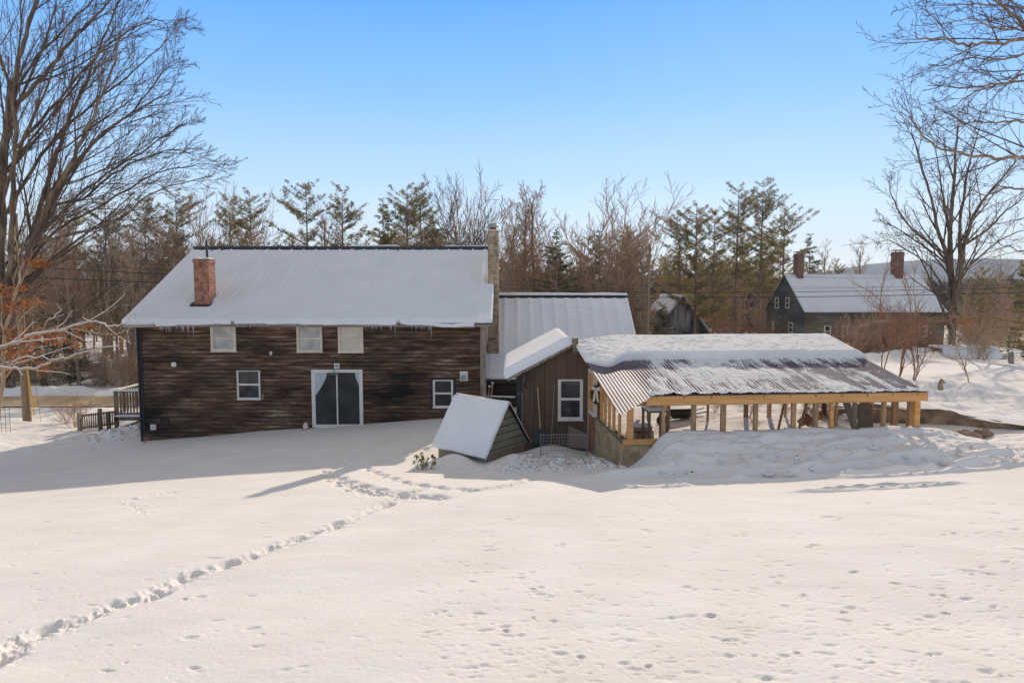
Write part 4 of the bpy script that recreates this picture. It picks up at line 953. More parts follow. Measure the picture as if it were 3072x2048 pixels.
# wreath hung on the door
wr = thing('wreath', 'green fir wreath with a cream bow hanging on the greenhouse door', 'wreath', P(1790, 1205, 17.6))
c0 = P(1793, 1185, 17.75); V = []; T = []; rgw = random.Random(3)
nrm_ = Vector((-.75, -.66, 0)).normalized(); ax_ = Vector((.66, -.75, 0))
for k in range(1500):
    t = rgw.uniform(0, 2 * math.pi); r_ = .21 + rgw.gauss(0, .028); c = c0 + ax_ * math.cos(t) * r_ + Vector((0, 0, 1)) * math.sin(t) * r_ + nrm_ * rgw.gauss(0, .03)
    dd = Vector((rgw.gauss(0, 1), rgw.gauss(0, 1), rgw.gauss(0, 1))).normalized(); e = dd.cross(Vector((0, 0, 1))).normalized() * .006
    b0 = len(V); V += [c - e, c + e, c + dd * .07]; T.append((b0, b0 + 1, b0 + 2))
link('ring', npmesh('ring', [tuple(v) for v in V], None, T), MAT['needled'], wr)
m = MB(); bq = c0 + Vector((-.03, -.1, .19)) + nrm_ * .03
for s in (-1, 1):
    m.extrude([bq + ax_ * v_[0] * s + Vector((0, 0, v_[1])) for v_ in ((0, .0), (.13, .07), (.15, -.02), (.11, -.05))], nrm_ * .03)
    m.extrude([bq + ax_ * v_[0] * s + Vector((0, 0, v_[1])) for v_ in ((0, .0), (.035, .0), (.11, -.36), (.05, -.33))], nrm_ * .02)
m.tube(bq - nrm_ * .03, bq + nrm_ * .05, .035, .035, 8); m.build('bow', MAT['trim'], wr)
# things inside the greenhouse
ti = lambda px, v, z: G(upx(px, v), v, z)
bc = ti(1925, 2.3, gz(5.0, 17.4)); barrel = thing('wooden_barrel', 'brown barrel planter capped with snow inside greenhouse by left corner post', 'barrel', bc)
m = MB(); prof = [(.30, 0), (.35, .25), (.36, .4), (.34, .6), (.30, .75)]; bz = gz(bc.x, bc.y) - .05
for (r0, z0), (r1, z1) in zip(prof[:-1], prof[1:]): m.tube((bc.x, bc.y, bz + z0), (bc.x, bc.y, bz + z1), r0, r1, 18)
m.build('body', MAT['picket'], barrel); m = MB()
for z_ in (.12, .6): m.tube((bc.x, bc.y, bz + z_), (bc.x, bc.y, bz + z_ + .04), .345, .35, 18)
m.build('hoop', MAT['dark'], barrel)
m = MB(); m.tube((bc.x, bc.y, bz + .74), (bc.x, bc.y, bz + .83), .31, .22, 18); m.build('snow_cap', MAT['roof_snow'], barrel, smooth=False)
tb = thing('potting_table', 'rough plank potting table with snow on top behind corner post', 'table', ti(1965, 1.6, 1.4))
tz = 2.25; u0, u1 = upx(1935, 1.7), upx(1998, 1.7)
m = MB(); m.hexa([G(u0, 1.3, tz - .05), G(u1, 1.3, tz - .05), G(u1, 1.9, tz - .05), G(u0, 1.9, tz - .05), G(u0, 1.3, tz), G(u1, 1.3, tz), G(u1, 1.9, tz), G(u0, 1.9, tz)]); m.build('table_top', MAT['deckw'], tb)
for a_, b_ in ((u0 + .04, 1.34), (u1 - .04, 1.34), (u0 + .04, 1.86), (u1 - .04, 1.86)): m = MB(); m.beam(G(a_, b_, 1.2), G(a_, b_, tz - .05), .06, .06); m.build('leg', MAT['deckw'], tb)
slab('table_snow', G(u0, 1.3, tz), tuple(GU * (u1 - u0)), tuple(GV * .6), 16, 14, lambda A, B: .10 * edge(A, B, .3, .3) * (1 + .3 * fbm(A * 4, B * 4, 4, 2)), MAT['roof_snow'], tb)
# grey wheelbarrow behind
wq = P(2040, 1232, 20.3); wb_ = thing('wheelbarrow', 'dark tray wheelbarrow half buried in snow behind greenhouse posts', 'wheelbarrow', wq)
z_ = wq.z
m = MB(); top = [(-.38, -.3, 0), (.42, -.25, .02), (.42, .25, .02), (-.38, .3, 0)]; bot = [(-.22, -.16, -.22), (.25, -.14, -.18), (.25, .14, -.18), (-.22, .16, -.22)]
m.poly([wq + Vector(v) for v in bot + top], [(0, 3, 2, 1), (0, 1, 5, 4), (1, 2, 6, 5), (2, 3, 7, 6), (3, 0, 4, 7)]); m.build('tray', MAT['dark'], wb_)
for s in (-1, 1): m = MB(); m.tube(wq + Vector((-.5, s * .12, -.25)), wq + Vector((.8, s * .26, .04)), .018, .018, 6); m.build('handle', MAT['dark'], wb_)
m = MB(); m.tube(wq + Vector((-.52, -.05, -.3)), wq + Vector((-.52, .05, -.3)), .18, .18, 16); m.build('wheel', MAT['black'], wb_)
for s in (-1, 1): m = MB(); m.beam(wq + Vector((.3, s * .2, -.1)), wq + Vector((.38, s * .2, -.5)), .03, .03); m.build('leg', MAT['dark'], wb_)
# tyre, planks and pots near the far right corner
tq = P(2545, 1262, 17.4)
def torus(c, R_, r_, n=24, k=10, ax=Vector((0, -.5, .86))):
    m = MB(); a = ax.cross(Vector((1, 0, 0))).normalized(); b = ax.cross(a).normalized()
    for i in range(n):
        t = 2 * math.pi * i / n; o_ = a * math.cos(t) + b * math.sin(t)
        for j in range(k): s = 2 * math.pi * j / k; m.v.append(tuple(c + o_ * (R_ + r_ * math.cos(s)) + ax.normalized() * r_ * math.sin(s)))
    for i in range(n):
        for j in range(k): m.f.append((i * k + j, i * k + (j + 1) % k, ((i + 1) % n) * k + (j + 1) % k, ((i + 1) % n) * k + j))
    return m
tag(torus(tq, .17, .075).build('coiled_hose', MAT['roof_snow'], None, True), 'snow dusted ring shaped coil lying by the leaning boards in the greenhouse', 'hose')
lb = MB(); a = ti(2598, 1.0, 2.6); lb.beam(ti(2612, .9, 1.6), ti(2605, 1.2, 2.35), .34, .04); tag(lb.build('dark_board', MAT['greenpt']), 'wide dark board propped upright between right hand greenhouse posts', 'board')
for k, (px, py, Y, r_) in enumerate([(2412, 1258, 18.2, .13), (2432, 1262, 18.1, .09), (2450, 1250, 18.6, .1)]):
    q = P(px, py, Y); m = MB(); m.tube(q + Vector((-.1, 0, -.1)), q + Vector((.1, 0.05, .02)), r_ * .8, r_, 12); m.tube(q + Vector((.1, .05, .02)), q + Vector((.13, .06, .03)), r_ * 1.12, r_ * 1.12, 12)
    tag(m.build('clay_pot', MAT['sap']), ['larger tipped clay pot in snow seen between greenhouse posts', 'small clay pot just right of the larger tipped pot', 'rearmost clay pot beside the mossy snow lump'][k], 'flower pot')
rl = thing('snowy_rail', 'long weathered rail with snow on top sloping down inside the right end', 'rail', P(2660, 1230, 17.6))
m = MB(); a, b_ = P(2580, 1207, 18.2), P(2738, 1236, 17.0); m.beam(a, b_, .05, .09); m.build('rail', MAT['greenpt'], rl)
m = MB(); m.beam(a + (b_ - a) * .45 + Vector((0, 0, .06)), b_ + Vector((-.02, 0, .06)), .06, .05); m.build('rail_snow', MAT['roof_snow'], rl)

# ================================================================== WELL COVER
wc = thing('well_cover', 'small tilted A frame shelter with snowy roof and sage clapboard gable beside snow path', 'shelter', (-.85, 18.7, .7))
FRc = Vector((-.68, 17.2, .90)); e1v = Vector((-1.47, 1.47, 0)); e2v = Vector((1.15, 1.6, 0))
ap = P(1532, 1209, 18.0); zap = ap.z; apR = FRc + e2v * .5; apR.z = zap; apL = apR + e1v; apL.z = P(1371, 1189, apL.y).z
m = MB(); iv = .06
b0 = [FRc + e1v * .03 + e2v * .05, FRc + e1v * .97 + e2v * .05, FRc + e1v * .97 + e2v * .95, FRc + e1v * .03 + e2v * .95]
m.hexa([Vector((p.x, p.y, .25)) for p in b0][::-1] + [Vector((p.x, p.y, .90)) for p in b0][::-1]); m.build('base', MAT['ply'], wc)
m = MB(); g0 = FRc + e1v * .02; m.extrude([g0, g0 + e2v, Vector((apR.x, apR.y, zap - .05)) + e1v * .02], e1v * .02)
g0 = FRc + e1v * .96; m.extrude([g0, g0 + e2v, Vector((apR.x, apR.y, zap - .05)) + e1v * .96], e1v * .02)
# lap lines
for k in range(1, 7):
    t = k / 7.0; a = g0 = FRc + e1v * .018 + (Vector((apR.x, apR.y, zap - .05)) - FRc) * t; b_ = FRc + e1v * .018 + e2v + (Vector((apR.x, apR.y, zap - .05)) - FRc - e2v) * t
    m.beam(a - e1v * .004, b_ - e1v * .004, .012, .022)
m.build('gable', MAT['well'], wc)
m = MB(); apz = Vector((apR.x, apR.y, zap)); apl = Vector((apL.x, apL.y, apL.z))
for s in (0, 1):
    c0_ = FRc + e2v * s; out = (c0_ - apz); out = out.normalized() * .07; th_ = Vector((0, 0, .03))
    m.hexa([c0_ + out - e1v * .02, apz - e1v * .02, apl + e1v * .02, c0_ + e1v * 1.02 + out, c0_ + out - e1v * .02 + th_, apz - e1v * .02 + th_, apl + e1v * .02 + th_, c0_ + e1v * 1.02 + out + th_])
rf = m.build('roof', MAT['darktrim'], wc)
def t_w(A, B): return (.085 + .022 * fbm(A * 3, B * 3, 91, 3) + .008 * fbm(A * 16, B * 16, 92, 3)) * (edge(A, B, .06, .05) * .6 + .4), .012 * fbm(B * 5, A * 0, 93, 3) * (2 * A - 1), .014 * fbm(A * 5, B * 0 + 3, 94, 3) * (2 * B - 1)
c0_ = FRc + (FRc - apz).normalized() * .09 - e1v * .03
slab('roof_snow', c0_ + Vector((0, 0, .03)), tuple(e1v * 1.06 + Vector((0, 0, apl.z - apz.z))), tuple(apz - e1v * .03 - c0_ + Vector((0, 0, .01))), 90, 90, t_w, MAT['roof_snow'], rf)
c0_ = FRc + e2v + (FRc + e2v - apz).normalized() * .07 - e1v * .03
slab('roof_snow', c0_ + Vector((0, 0, .03)), tuple(e1v * 1.06), tuple(apz - e1v * .03 - c0_), 60, 60, lambda A, B: .05 * edge(A, B, .03, .03), MAT['roof_snow'], rf)

# ================================================================== RETAINING WALL
rw = thing('retaining_wall', 'low brown stone retaining wall with snow lying on its top right of greenhouse', 'wall', P(2850, 1280, 18.3))
def wallseg(path, zb, th, name='wall'):
    n = 260; V = []; pts = [Vector(p) for p in path]; K = 24
    cum = [0]
    for a, b in zip(pts[:-1], pts[1:]): cum.append(cum[-1] + (b - a).length)
    xs = np.linspace(0, cum[-1], n); px_ = np.interp(xs, cum, [p.x for p in pts]); py_ = np.interp(xs, cum, [p.y for p in pts]); pz_ = np.interp(xs, cum, [p.z for p in pts])
    for k in range(n):
        for j in range(K):
            t = j / (K - 1); z = zb + (pz_[k] - zb) * t
            V.append((px_[k], py_[k] + .22 * fbm(np.array([xs[k] * 2.0]), np.array([z * 3.5]), 95, 4)[0] - .35 * (1 - t) - .05 * float(vn(xs[k] * 1.3, np.floor(z * 5) * 3.1, 4)), z + .05 * fbm(np.array([xs[k] * 3]), np.array([t]), 99, 2)[0] * (t > .9)))
        V.append((px_[k], py_[k] + th, pz_[k]))
    i = np.arange(n - 1)[:, None] * (K + 1) + np.arange(K)[None, :]
    Q = np.stack([i, i + K + 1, i + K + 2, i + 1], -1).reshape(-1, 4)
    return link(name, npmesh(name, V, Q, smooth=True), MAT['stone'], rw), (xs, px_, py_, pz_)
tp = [P(2490, 1219, 19.2), P(2620, 1222, 18.8), P(2800, 1220, 18.2), P(2850, 1232, 18.0), P(2900, 1248, 17.8), P(2990, 1262, 17.3), P(3072, 1272, 17.0), P(3250, 1295, 16.4)]
wseg, (xs, px_, py_, pz_) = wallseg(tp, .6, .45)
V = []
for k in range(len(xs)):
    for j in range(8):
        t = j / 7; hgt = .09 * math.sin(min(t * 2, 1) * math.pi / 2) + .03 * fbm(np.array([xs[k] * 1.5]), np.array([t * 2]), 96, 3)[0]
        y_ = py_[k] - .16 + .24 * fbm(np.array([xs[k] * 1.6]), np.array([t]), 97, 3)[0] * (1 - t) + t * 2.2
        zz_ = pz_[k] - .02 + hgt if t < .35 else max(pz_[k] + hgt - (t - .35) * .35, gz(px_[k], y_) - .02)
        V.append((px_[k] + .15 * t, y_, zz_))
i = np.arange(len(xs) - 1)[:, None] * 8 + np.arange(7)[None, :]
link('wall_snow', npmesh('wall_snow', V, np.stack([i, i + 8, i + 9, i + 1], -1).reshape(-1, 4), smooth=True), MAT['rough_snow'], rw)
# rocks at its foot
for k, (px, py, Y, s, lab) in enumerate([(2890, 1300, 16.7, .3, 'dark angular boulder in the hollow under the retaining wall'), (2945, 1290, 16.9, .22, 'smaller dark rock just right of the angular boulder'), (2176 + 0, 0, 0, 0, '')][:2]):
    q = P(px, py, Y); m = MB(); rr = random.Random(k); n = 10
    for i_ in range(7):
        ph = math.pi * i_ / 6
        for j in range(n):
            th_ = 2 * math.pi * j / n; r_ = s * rr.uniform(.8, 1.15); m.v.append((q.x + r_ * math.sin(ph) * math.cos(th_) * 1.5, q.y + r_ * math.sin(ph) * math.sin(th_), q.z - .1 + r_ * .6 * math.cos(ph)))
    for i_ in range(6):
        for j in range(n): m.f.append((i_ * n + j, i_ * n + (j + 1) % n, (i_ + 1) * n + (j + 1) % n, (i_ + 1) * n + j))
    tag(m.build('rock', MAT['stone']), lab, 'rock')
q = on(2833, 22.5, .3); m = MB(); m.tube(q + Vector((0, 0, -.1)), q + Vector((-.02, 0, .14)), .09, .07, 7); m.tube(q + Vector((-.02, 0, .14)), q + Vector((.06, 0, .2)), .07, .1, 7); tag(m.build('stump', MAT['stone']), 'small brown stump poking out of the snow mound above retaining wall', 'stump')


# ================================================================== TREES
def nrm3(x, y, z):
    l = math.sqrt(x * x + y * y + z * z) or 1; return x / l, y / l, z / l
def grow(out, rg, p, d, L, r, lvl, sp):
    """sp[lvl] = (children, angle_lo, angle_hi, length_ratio, wiggle, lift, segs, start, radius_ratio)"""
    n, a0, a1, lr, wig, up, ns, st, rr = sp[lvl]
    pts = [p]; rs = [r]; ds = [d]; x, y, z = p; dx, dy, dz = d; step = L / ns
    tip = .35 if lvl == 0 else .22
    for i in range(ns):
        dx, dy, dz = nrm3(dx + rg.uniform(-wig, wig), dy + rg.uniform(-wig, wig), dz + rg.uniform(-wig, wig) + up)
        x += dx * step; y += dy * step; z += dz * step
        pts.append((x, y, z)); ds.append((dx, dy, dz)); rs.append(r * (1 - (1 - tip) * (i + 1) / ns))
    out[lvl].append((pts, rs))
    if lvl + 1 < len(sp) and n:
        az = rg.uniform(0, 6.28)
        for k in range(n):
            t = st + (1 - st) * (k + rg.uniform(.1, .95)) / n; q = t * ns; i = min(int(q), ns - 1); f = q - i
            a, b = pts[i], pts[i + 1]; c = (a[0] + (b[0] - a[0]) * f, a[1] + (b[1] - a[1]) * f, a[2] + (b[2] - a[2]) * f)
            w_ = ds[i + 1]; az += 2.4 + rg.uniform(-.5, .5)
            ang = rg.uniform(a0, a1)
            ux, uy, uz = (-w_[1], w_[0], 0) if abs(w_[2]) < .95 else (1, 0, 0); ux, uy, uz = nrm3(ux, uy, uz)
            vx, vy, vz = w_[1] * uz - w_[2] * uy, w_[2] * ux - w_[0] * uz, w_[0] * uy - w_[1] * ux
            ca, sa = math.cos(az), math.sin(az); sx, sy, sz = ux * ca + vx * sa, uy * ca + vy * sa, uz * ca + vz * sa
            c_, s_ = math.cos(ang), math.sin(ang); nd = nrm3(w_[0] * c_ + sx * s_, w_[1] * c_ + sy * s_, w_[2] * c_ + sz * s_)
            rl_ = rs[i] * (1 - f) + rs[i + 1] * f
            grow(out, rg, c, nd, L * lr * rg.uniform(.7, 1.2) * (1 - .45 * (t - st) / (1.001 - st)), rl_ * rr * rg.uniform(.8, 1.1), lvl + 1, sp)
def tubes(lines, k):
    """polylines -> (V, Q)"""
    by = {}
    for pts, rs in lines: by.setdefault(len(pts), []).append((pts, rs))
    VV = []; QQ = []; off = 0
    for n, ls in by.items():
        Pn = np.array([l[0] for l in ls], float); Rn = np.array([l[1] for l in ls], float)
        D = np.gradient(Pn, axis=1); D /= np.linalg.norm(D, axis=2, keepdims=True) + 1e-9
        ref = np.where(np.abs(D[:, :1, 2:3]) > .9, np.array([1., 0, 0]), np.array([0, 0, 1.])); ref = np.repeat(ref, n, 1)
        A = np.cross(D, ref); A /= np.linalg.norm(A, axis=2, keepdims=True) + 1e-9; B = np.cross(D, A)
        th = np.arange(k) * 2 * math.pi / k
        V = Pn[:, :, None, :] + Rn[:, :, None, None] * (A[:, :, None, :] * np.cos(th)[None, None, :, None] + B[:, :, None, :] * np.sin(th)[None, None, :, None])
        m_ = len(ls); base = off + (np.arange(m_)[:, None, None] * n + np.arange(n - 1)[None, :, None]) * k
        j = np.arange(k)[None, None, :]; j2 = (j + 1) % k
        QQ.append(np.stack([base + j, base + j2, base + k + j2, base + k + j], -1).reshape(-1, 4))
        VV.append(V.reshape(-1, 3)); off += m_ * n * k
    return np.concatenate(VV), np.concatenate(QQ)
def tube_mesh(name, groups):
    Vs = []; Qs = []; off = 0
    for lines, k in groups:
        if not lines: continue
        V, Q = tubes(lines, k); Vs.append(V); Qs.append(Q + off); off += len(V)
    return npmesh(name, np.concatenate(Vs), np.concatenate(Qs), smooth=True)

def bare_tree_meshes(seed, H, spread=1.0, mat_t='bark', mat_c='twig', kind='maple', fine=1.0, r0=None):
    rg = random.Random(seed); out = [[], [], [], [], []]
    r0 = r0 or H * .0125
    if kind == 'maple':
        sp = [(int(9), .35, .75, .55, .06, .02, 9, .28, .55), (7, .35, .7, .45, .10, .06, 7, .2, .55), (int(6 * fine), .35, .75, .45, .14, .05, 5, .15, .6), (int(4 * fine), .3, .8, .5, .2, .04, 3, .15, .6), (0, 0, 0, 0, .2, 0, 2, 0, 0)]
    elif kind == 'vase':
        sp = [(13, .12, .75, 1.3, .05, .03, 5, .25, .42), (10, .25, .6, .38, .06, .02, 9, .12, .5), (8, .35, .7, .45, .12, .05, 5, .12, .6), (6, .3, .8, .5, .2, .05, 3, .1, .6), (0, 0, 0, 0, .2, 0, 2, 0, 0)]
    else:   # slim forest tree
        sp = [(18, .35, .8, .32, .06, .04, 9, .25, .45), (8, .35, .8, .5, .12, .07, 5, .1, .55), (int(6 * fine), .35, .8, .5, .17, .05, 3, .1, .6), (int(2 * fine), .3, .8, .6, .2, .05, 2, .1, .6), (0, 0, 0, 0, .2, 0, 2, 0, 0)]
    L0 = H * (.9 if kind != 'vase' else .34)
    grow(out, rg, (0, 0, -.4), nrm3(rg.uniform(-.05, .05), rg.uniform(-.05, .05), 1), L0, r0, 0, sp[:4] if fine < 1.3 else sp[:4])
    mn = H * .0009
    for l in out:
        for i, (p, r) in enumerate(l): l[i] = (p, [max(v, mn) for v in r])
    zmax = max(max(q[2] for q in p) for l in out for p, r in l); s = H / zmax
    def sc(ls): return [([(a * s * spread, b * s * spread, c * s) for a, b, c in p], r) for p, r in ls]
    t = tube_mesh('trunk', [(sc(out[0]), 7), (sc(out[1]), 5)]); c = tube_mesh('crown', [(sc(out[2]), 3), (sc(out[3]), 3)])
    t.materials.append(MAT[mat_t]); c.materials.append(MAT[mat_c]); return t, c
def pine_meshes(seed, H, mat='needle', width=.26, low=.2, dens=1.0, whorl=26, drop=-.05, gap=.15, clump=.5, wild=0.0):
    rg = random.Random(seed); nr_ = np.random.RandomState(seed); r0 = H * .011; lines = [([(0, 0, -.5), (rg.uniform(-.1, .1), rg.uniform(-.1, .1), H * .35), (rg.uniform(-.15, .15), rg.uniform(-.15, .15), H * .7), (rg.uniform(-.1, .1), 0, H)], [r0, r0 * .8, r0 * .45, .02])]
    br = []; cen = []
    for k in range(whorl):
        t = low + (1 - low) * (k + .5) / whorl; zc = H * t
        tt_ = (1 - t) / (1 - low); rad = H * width * (tt_ ** .75 if not wild else .95 * tt_ ** .5 * (1 - .35 * tt_)) * (rg.uniform(.75, 1.15) if not wild else rg.uniform(.45, 1.3)) + .25; zc += rg.uniform(-.6, .6) * wild
        for j in range(rg.randint(3, 5)):
            if rg.random() < gap: continue
            az = rg.uniform(0, 6.28); L = rad * rg.uniform(.4, 1.25); ca, sa = math.cos(az), math.sin(az)
            z0 = zc + rg.uniform(-.3, .3); rise = drop + (.25 + .25 * wild) * t + rg.uniform(-.12, .12) * wild
            pts = [(ca * L * s, sa * L * s, z0 + L * (rise * s + .18 * s * s)) for s in (0, .35, .7, 1.0)]
            br.append((pts, [.012 * L + .012, .009 * L + .01, .012, .006]))
            nn = max(3, int(L * 5.2 * dens))
            for q in range(nn):
                s = rg.uniform(.25, 1.05); w_ = .22 * L * (1.1 - s) + .12
                o_ = rg.uniform(-w_, w_); cen.append((ca * L * s - sa * o_, sa * L * s + ca * o_, z0 + L * (rise * s + .18 * s * s) + rg.uniform(-.05, .14), clump * rg.uniform(.6, 1.25) * (.6 + .05 * L), az))
    cen = np.array(cen); n = len(cen); m_ = 9
    C_ = np.repeat(cen[:, :3], m_, 0); S = np.repeat(cen[:, 3], m_)
    D = nr_.normal(size=(n * m_, 3)) * np.array([1, 1, .38 + .35 * wild]) + np.array([0, 0, .12]); D /= np.linalg.norm(D, axis=1, keepdims=True)
    C_ = C_ + nr_.normal(size=C_.shape) * (S * .28)[:, None] * np.array([1, 1, .45 + .3 * wild])
    E = np.cross(D, nr_.normal(size=D.shape)); E /= np.linalg.norm(E, axis=1, keepdims=True)
    ln = (S * nr_.uniform(.35, .75, len(S)))[:, None]; wd = ln * .17
    V = np.stack([C_ - E * wd, C_ + E * wd, C_ + D * ln], 1).reshape(-1, 3); T = np.arange(len(V)).reshape(-1, 3)
    t_ = tube_mesh('trunk', [(lines, 8), (br, 4)]); c = npmesh('crown', V, None, T)
    t_.materials.append(MAT['bark']); c.materials.append(MAT[mat]); return t_, c
def plant_tree(meshes, name, label, cat, x, y, rot, s, group=None, dz=0.0, lean=0.0):
    z = gz(x, y) + dz if y < 160 else -4
    t = thing(name, label, cat, (x, y, z), group, rot, s if hasattr(s, '__len__') else (s, s, s)); t.rotation_euler[0] = lean
    for nm, me in zip(('trunk', 'crown'), meshes):
        o = bpy.data.objects.new(nm, me); COL.objects.link(o); o.parent = t
    return t

maples = [bare_tree_meshes(100 + i, 16, 1.0, 'bark', ['twig', 'twigr', 'twig', 'twigy'][i], 'maple') for i in range(4)]
vases = [bare_tree_meshes(200 + i, 15, 1.0, 'bark', ['twigr', 'twigr', 'twig'][i], 'vase') for i in range(3)]
slims = [bare_tree_meshes(300 + i, 14, 1.0, 'bark', ['twigr', 'twigy', 'twigy', 'twigr'][i], 'slim', 1.0) for i in range(4)]
wpines = [pine_meshes(400 + i, 17, 'needle', [.34, .3, .3, .32][i], [.12, .3, .45, .2][i], 2.3, [34, 30, 24, 34][i], .0, .22, .44, 1.0) for i in range(4)]
spruces = [pine_meshes(450 + i, 12, ['needled', 'needle', 'needled'][i], .26, .05, 2.2, 30, -.15, .08, .5) for i in range(3)]

# ---- skyline trees one can point at: (px, top py, Y, kind, variant, name, label)
def topz(py, Y): return P(1536, py, Y).z
SKY = [
 (445, 618, 62, wpines, 0, 16.5, 'pine_tree', 'dark pine behind the left end of the roof, between bare crowns'),
 (330, 600, 66, wpines, 3, 17, 'pine_tree', 'tall shaggy pine seen through the big maple, above the orange leaves'),
 (215, 610, 70, wpines, 1, 17, 'pine_tree', 'dark pine behind the leftmost maple stems'),
 (540, 612, 64, wpines, 2, 16, 'pine_tree', 'open topped pine just left of the two pale bare trees'),
 (603, 552, 60, vases, 0, 15, 'bare_tree', 'thin pale bare tree, left one of two behind the roof pipe'),
 (675, 545, 60, vases, 1, 15, 'bare_tree', 'fan shaped pale bare tree, right one of two behind the roof pipe'),
 (700, 640, 66, wpines, 1, 16, 'pine_tree', 'short pine between the bare fan tree and next pine'),
 (762, 612, 62, wpines, 3, 16, 'pine_tree', 'layered pine standing above the roof seams left of the biggest pine'),
 (925, 562, 62, wpines, 0, 17, 'pine_tree', 'biggest broad pine above the middle of the farmhouse roof'),
 (985, 585, 60, slims, 2, 14, 'bare_tree', 'bare tree tangled with the biggest broad pine'),
 (1035, 615, 61, wpines, 1, 16, 'pine_tree', 'narrow pine right of the biggest broad pine'),
 (1155, 608, 60, spruces, 1, 12, 'spruce_tree', 'neat conical evergreen standing alone in the skyline gap'),
 (1222, 594, 60, wpines, 3, 16, 'pine_tree', 'pointed evergreen right of the neat conical one'),
 (1262, 612, 63, wpines, 1, 16, 'pine_tree', 'ragged evergreen beside the large bare clump'),
 (1300, 640, 58, spruces, 0, 12, 'spruce_tree', 'small evergreen at the foot of the large bare clump'),
 (1395, 484, 52, vases, 2, 15, 'bare_tree', 'tallest many stemmed bare tree left of the tan chimney'),
 (1440, 520, 54, vases, 0, 15, 'bare_tree', 'bare tree right behind the chimney cap'),
 (1350, 540, 55, vases, 1, 15, 'bare_tree', 'left flank of bare crowns beside the tallest many stemmed tree'),
 (1565, 560, 52, slims, 0, 14, 'bare_tree', 'reddish bare tree just right of the tan chimney'),
 (1612, 548, 54, slims, 3, 14, 'bare_tree', 'reddish slender bare tree left of the wide spreading crown'),
 (1535, 590, 50, slims, 1, 14, 'bare_tree', 'dense twiggy bare tree touching the tan chimney'),
 (1670, 690, 50, spruces, 2, 12, 'spruce_tree', 'dark spruce below the left limbs of the wide bare tree'),
 (1730, 522, 50, vases, 1, 15, 'bare_tree', 'left half of the wide spreading bare pair above the wing roof'),
 (1835, 520, 50, vases, 0, 15, 'bare_tree', 'right half of the wide spreading bare pair above the wing roof'),
 (1795, 700, 53, spruces, 0, 12, 'spruce_tree', 'dark spruce between the wide bare pair'),
 (1882, 690, 54, spruces, 1, 12, 'spruce_tree', 'olive spruce left of the tall utility pole'),
 (2035, 640, 62, wpines, 2, 17, 'pine_tree', 'left pine of the dense clump behind the old barn'),
 (2085, 618, 60, wpines, 3, 17, 'pine_tree', 'tallest hazy pine of the dense clump behind the old barn'),
 (2140, 640, 63, wpines, 0, 17, 'pine_tree', 'right pine of the dense clump behind the old barn'),
 (2207, 568, 64, wpines, 2, 17, 'pine_tree', 'tall long trunked pine, left of a pair over the grey house'),
 (2278, 566, 65, wpines, 1, 17, 'pine_tree', 'tall long trunked pine, right of a pair over the grey house'),
 (2345, 625, 68, wpines, 2, 17, 'pine_tree', 'thinner pine right of the long trunked pair'),
 (2420, 708, 72, spruces, 0, 12, 'spruce_tree', 'small spruce behind the left chimney of the grey house'),
 (2475, 712, 70, slims, 2, 14, 'bare_tree', 'pale bare tree between the two grey house chimneys'),
 (2580, 700, 74, slims, 2, 14, 'bare_tree', 'slim pale birch standing alone before the blue hill'),
 (3085, 730, 46, spruces, 1, 12, 'spruce_tree', 'dark conifer cut off by the right edge'),
]
rs_ = random.Random(77)
for px, py, Y, ms, vi, H0, nm, lab in SKY:
    x = (px - 1536) / F * Y; z0 = gz(x, Y); h = topz(py, Y) - z0; s = h / H0; wx = s * 1.0
    if ms is vases and px in (1730, 1835): wx = s * 1.15
    if px == 1155: wx = s * .9
    plant_tree(ms[vi], nm, lab, nm.replace('_', ' ').replace('bare tree', 'tree'), x, Y, rs_.uniform(0, 6.28), (wx, wx, s))

# ---- the wood behind: groups of trees nothing tells apart
def wood(n, xr, yr, hr, pool, name, label, cat, group, seed, skip=None):
    rg = random.Random(seed); k = 0; tries = 0
    while k < n and tries < n * 20:
        tries += 1; y = rg.uniform(*yr); x = rg.uniform(*xr) * y / 70
        if skip and skip(x, y): continue
        ms, H0 = rg.choice(pool); h = rg.uniform(*hr); s = h / H0
        plant_tree(ms, name, label, cat, x, y, rg.uniform(0, 6.28), (s, s, s), group); k += 1
def sk(x, y):
    px = 1536 + x / y * F
    if 1300 < px: 
        if y < 47: return True
    if 2170 < px < 2900 and y < 62: return True
    if 1930 < px < 2200 and y < 72: return True
    if px > 2400 and y < 75: return True
    return px > 2350 and px < 3000 and y < 80
slimpool = [(m_, 14) for m_ in slims]; mpool = [(m_, 16) for m_ in maples]; ppool = [(m_, 17) for m_ in wpines]; spool = [(m_, 12) for m_ in spruces]
wood(118, (-62, 34), (47, 92), (7.5, 11), slimpool, 'bare_tree', 'slender leafless tree standing in the brown wood behind the farmhouse', 'tree', 'leafless trees of the wood behind', 1, sk)
wood(26, (-60, -34), (44, 75), (10, 13.5), slimpool + mpool, 'bare_tree', 'leafless tree in the wood left of the farmhouse, behind the road', 'tree', 'leafless trees of the left wood', 2, sk)
wood(42, (-62, 30), (60, 95), (9, 12.5), ppool, 'pine_tree', 'green pine mixed into the brown wood behind the farmhouse', 'pine', 'pines mixed into the wood', 3, sk)
wood(11, (-60, 30), (45, 70), (4, 7), spool, 'spruce_tree', 'low dark evergreen under the leafless wood', 'spruce', 'low evergreens under the wood', 4, sk)
wood(16, (10, 62), (82, 130), (8, 11), slimpool, 'bare_tree', 'leafless tree on the low ground beyond the grey house', 'tree', 'leafless trees beyond the grey house', 5, None)
wood(20, (40, 64), (60, 130), (5.5, 8), slimpool + ppool[:1], 'bare_tree', 'low scrubby tree at the right beyond the big bare maple', 'tree', 'scrub trees at the right', 6, lambda x, y: (1536 + x / y * F) < 2880)

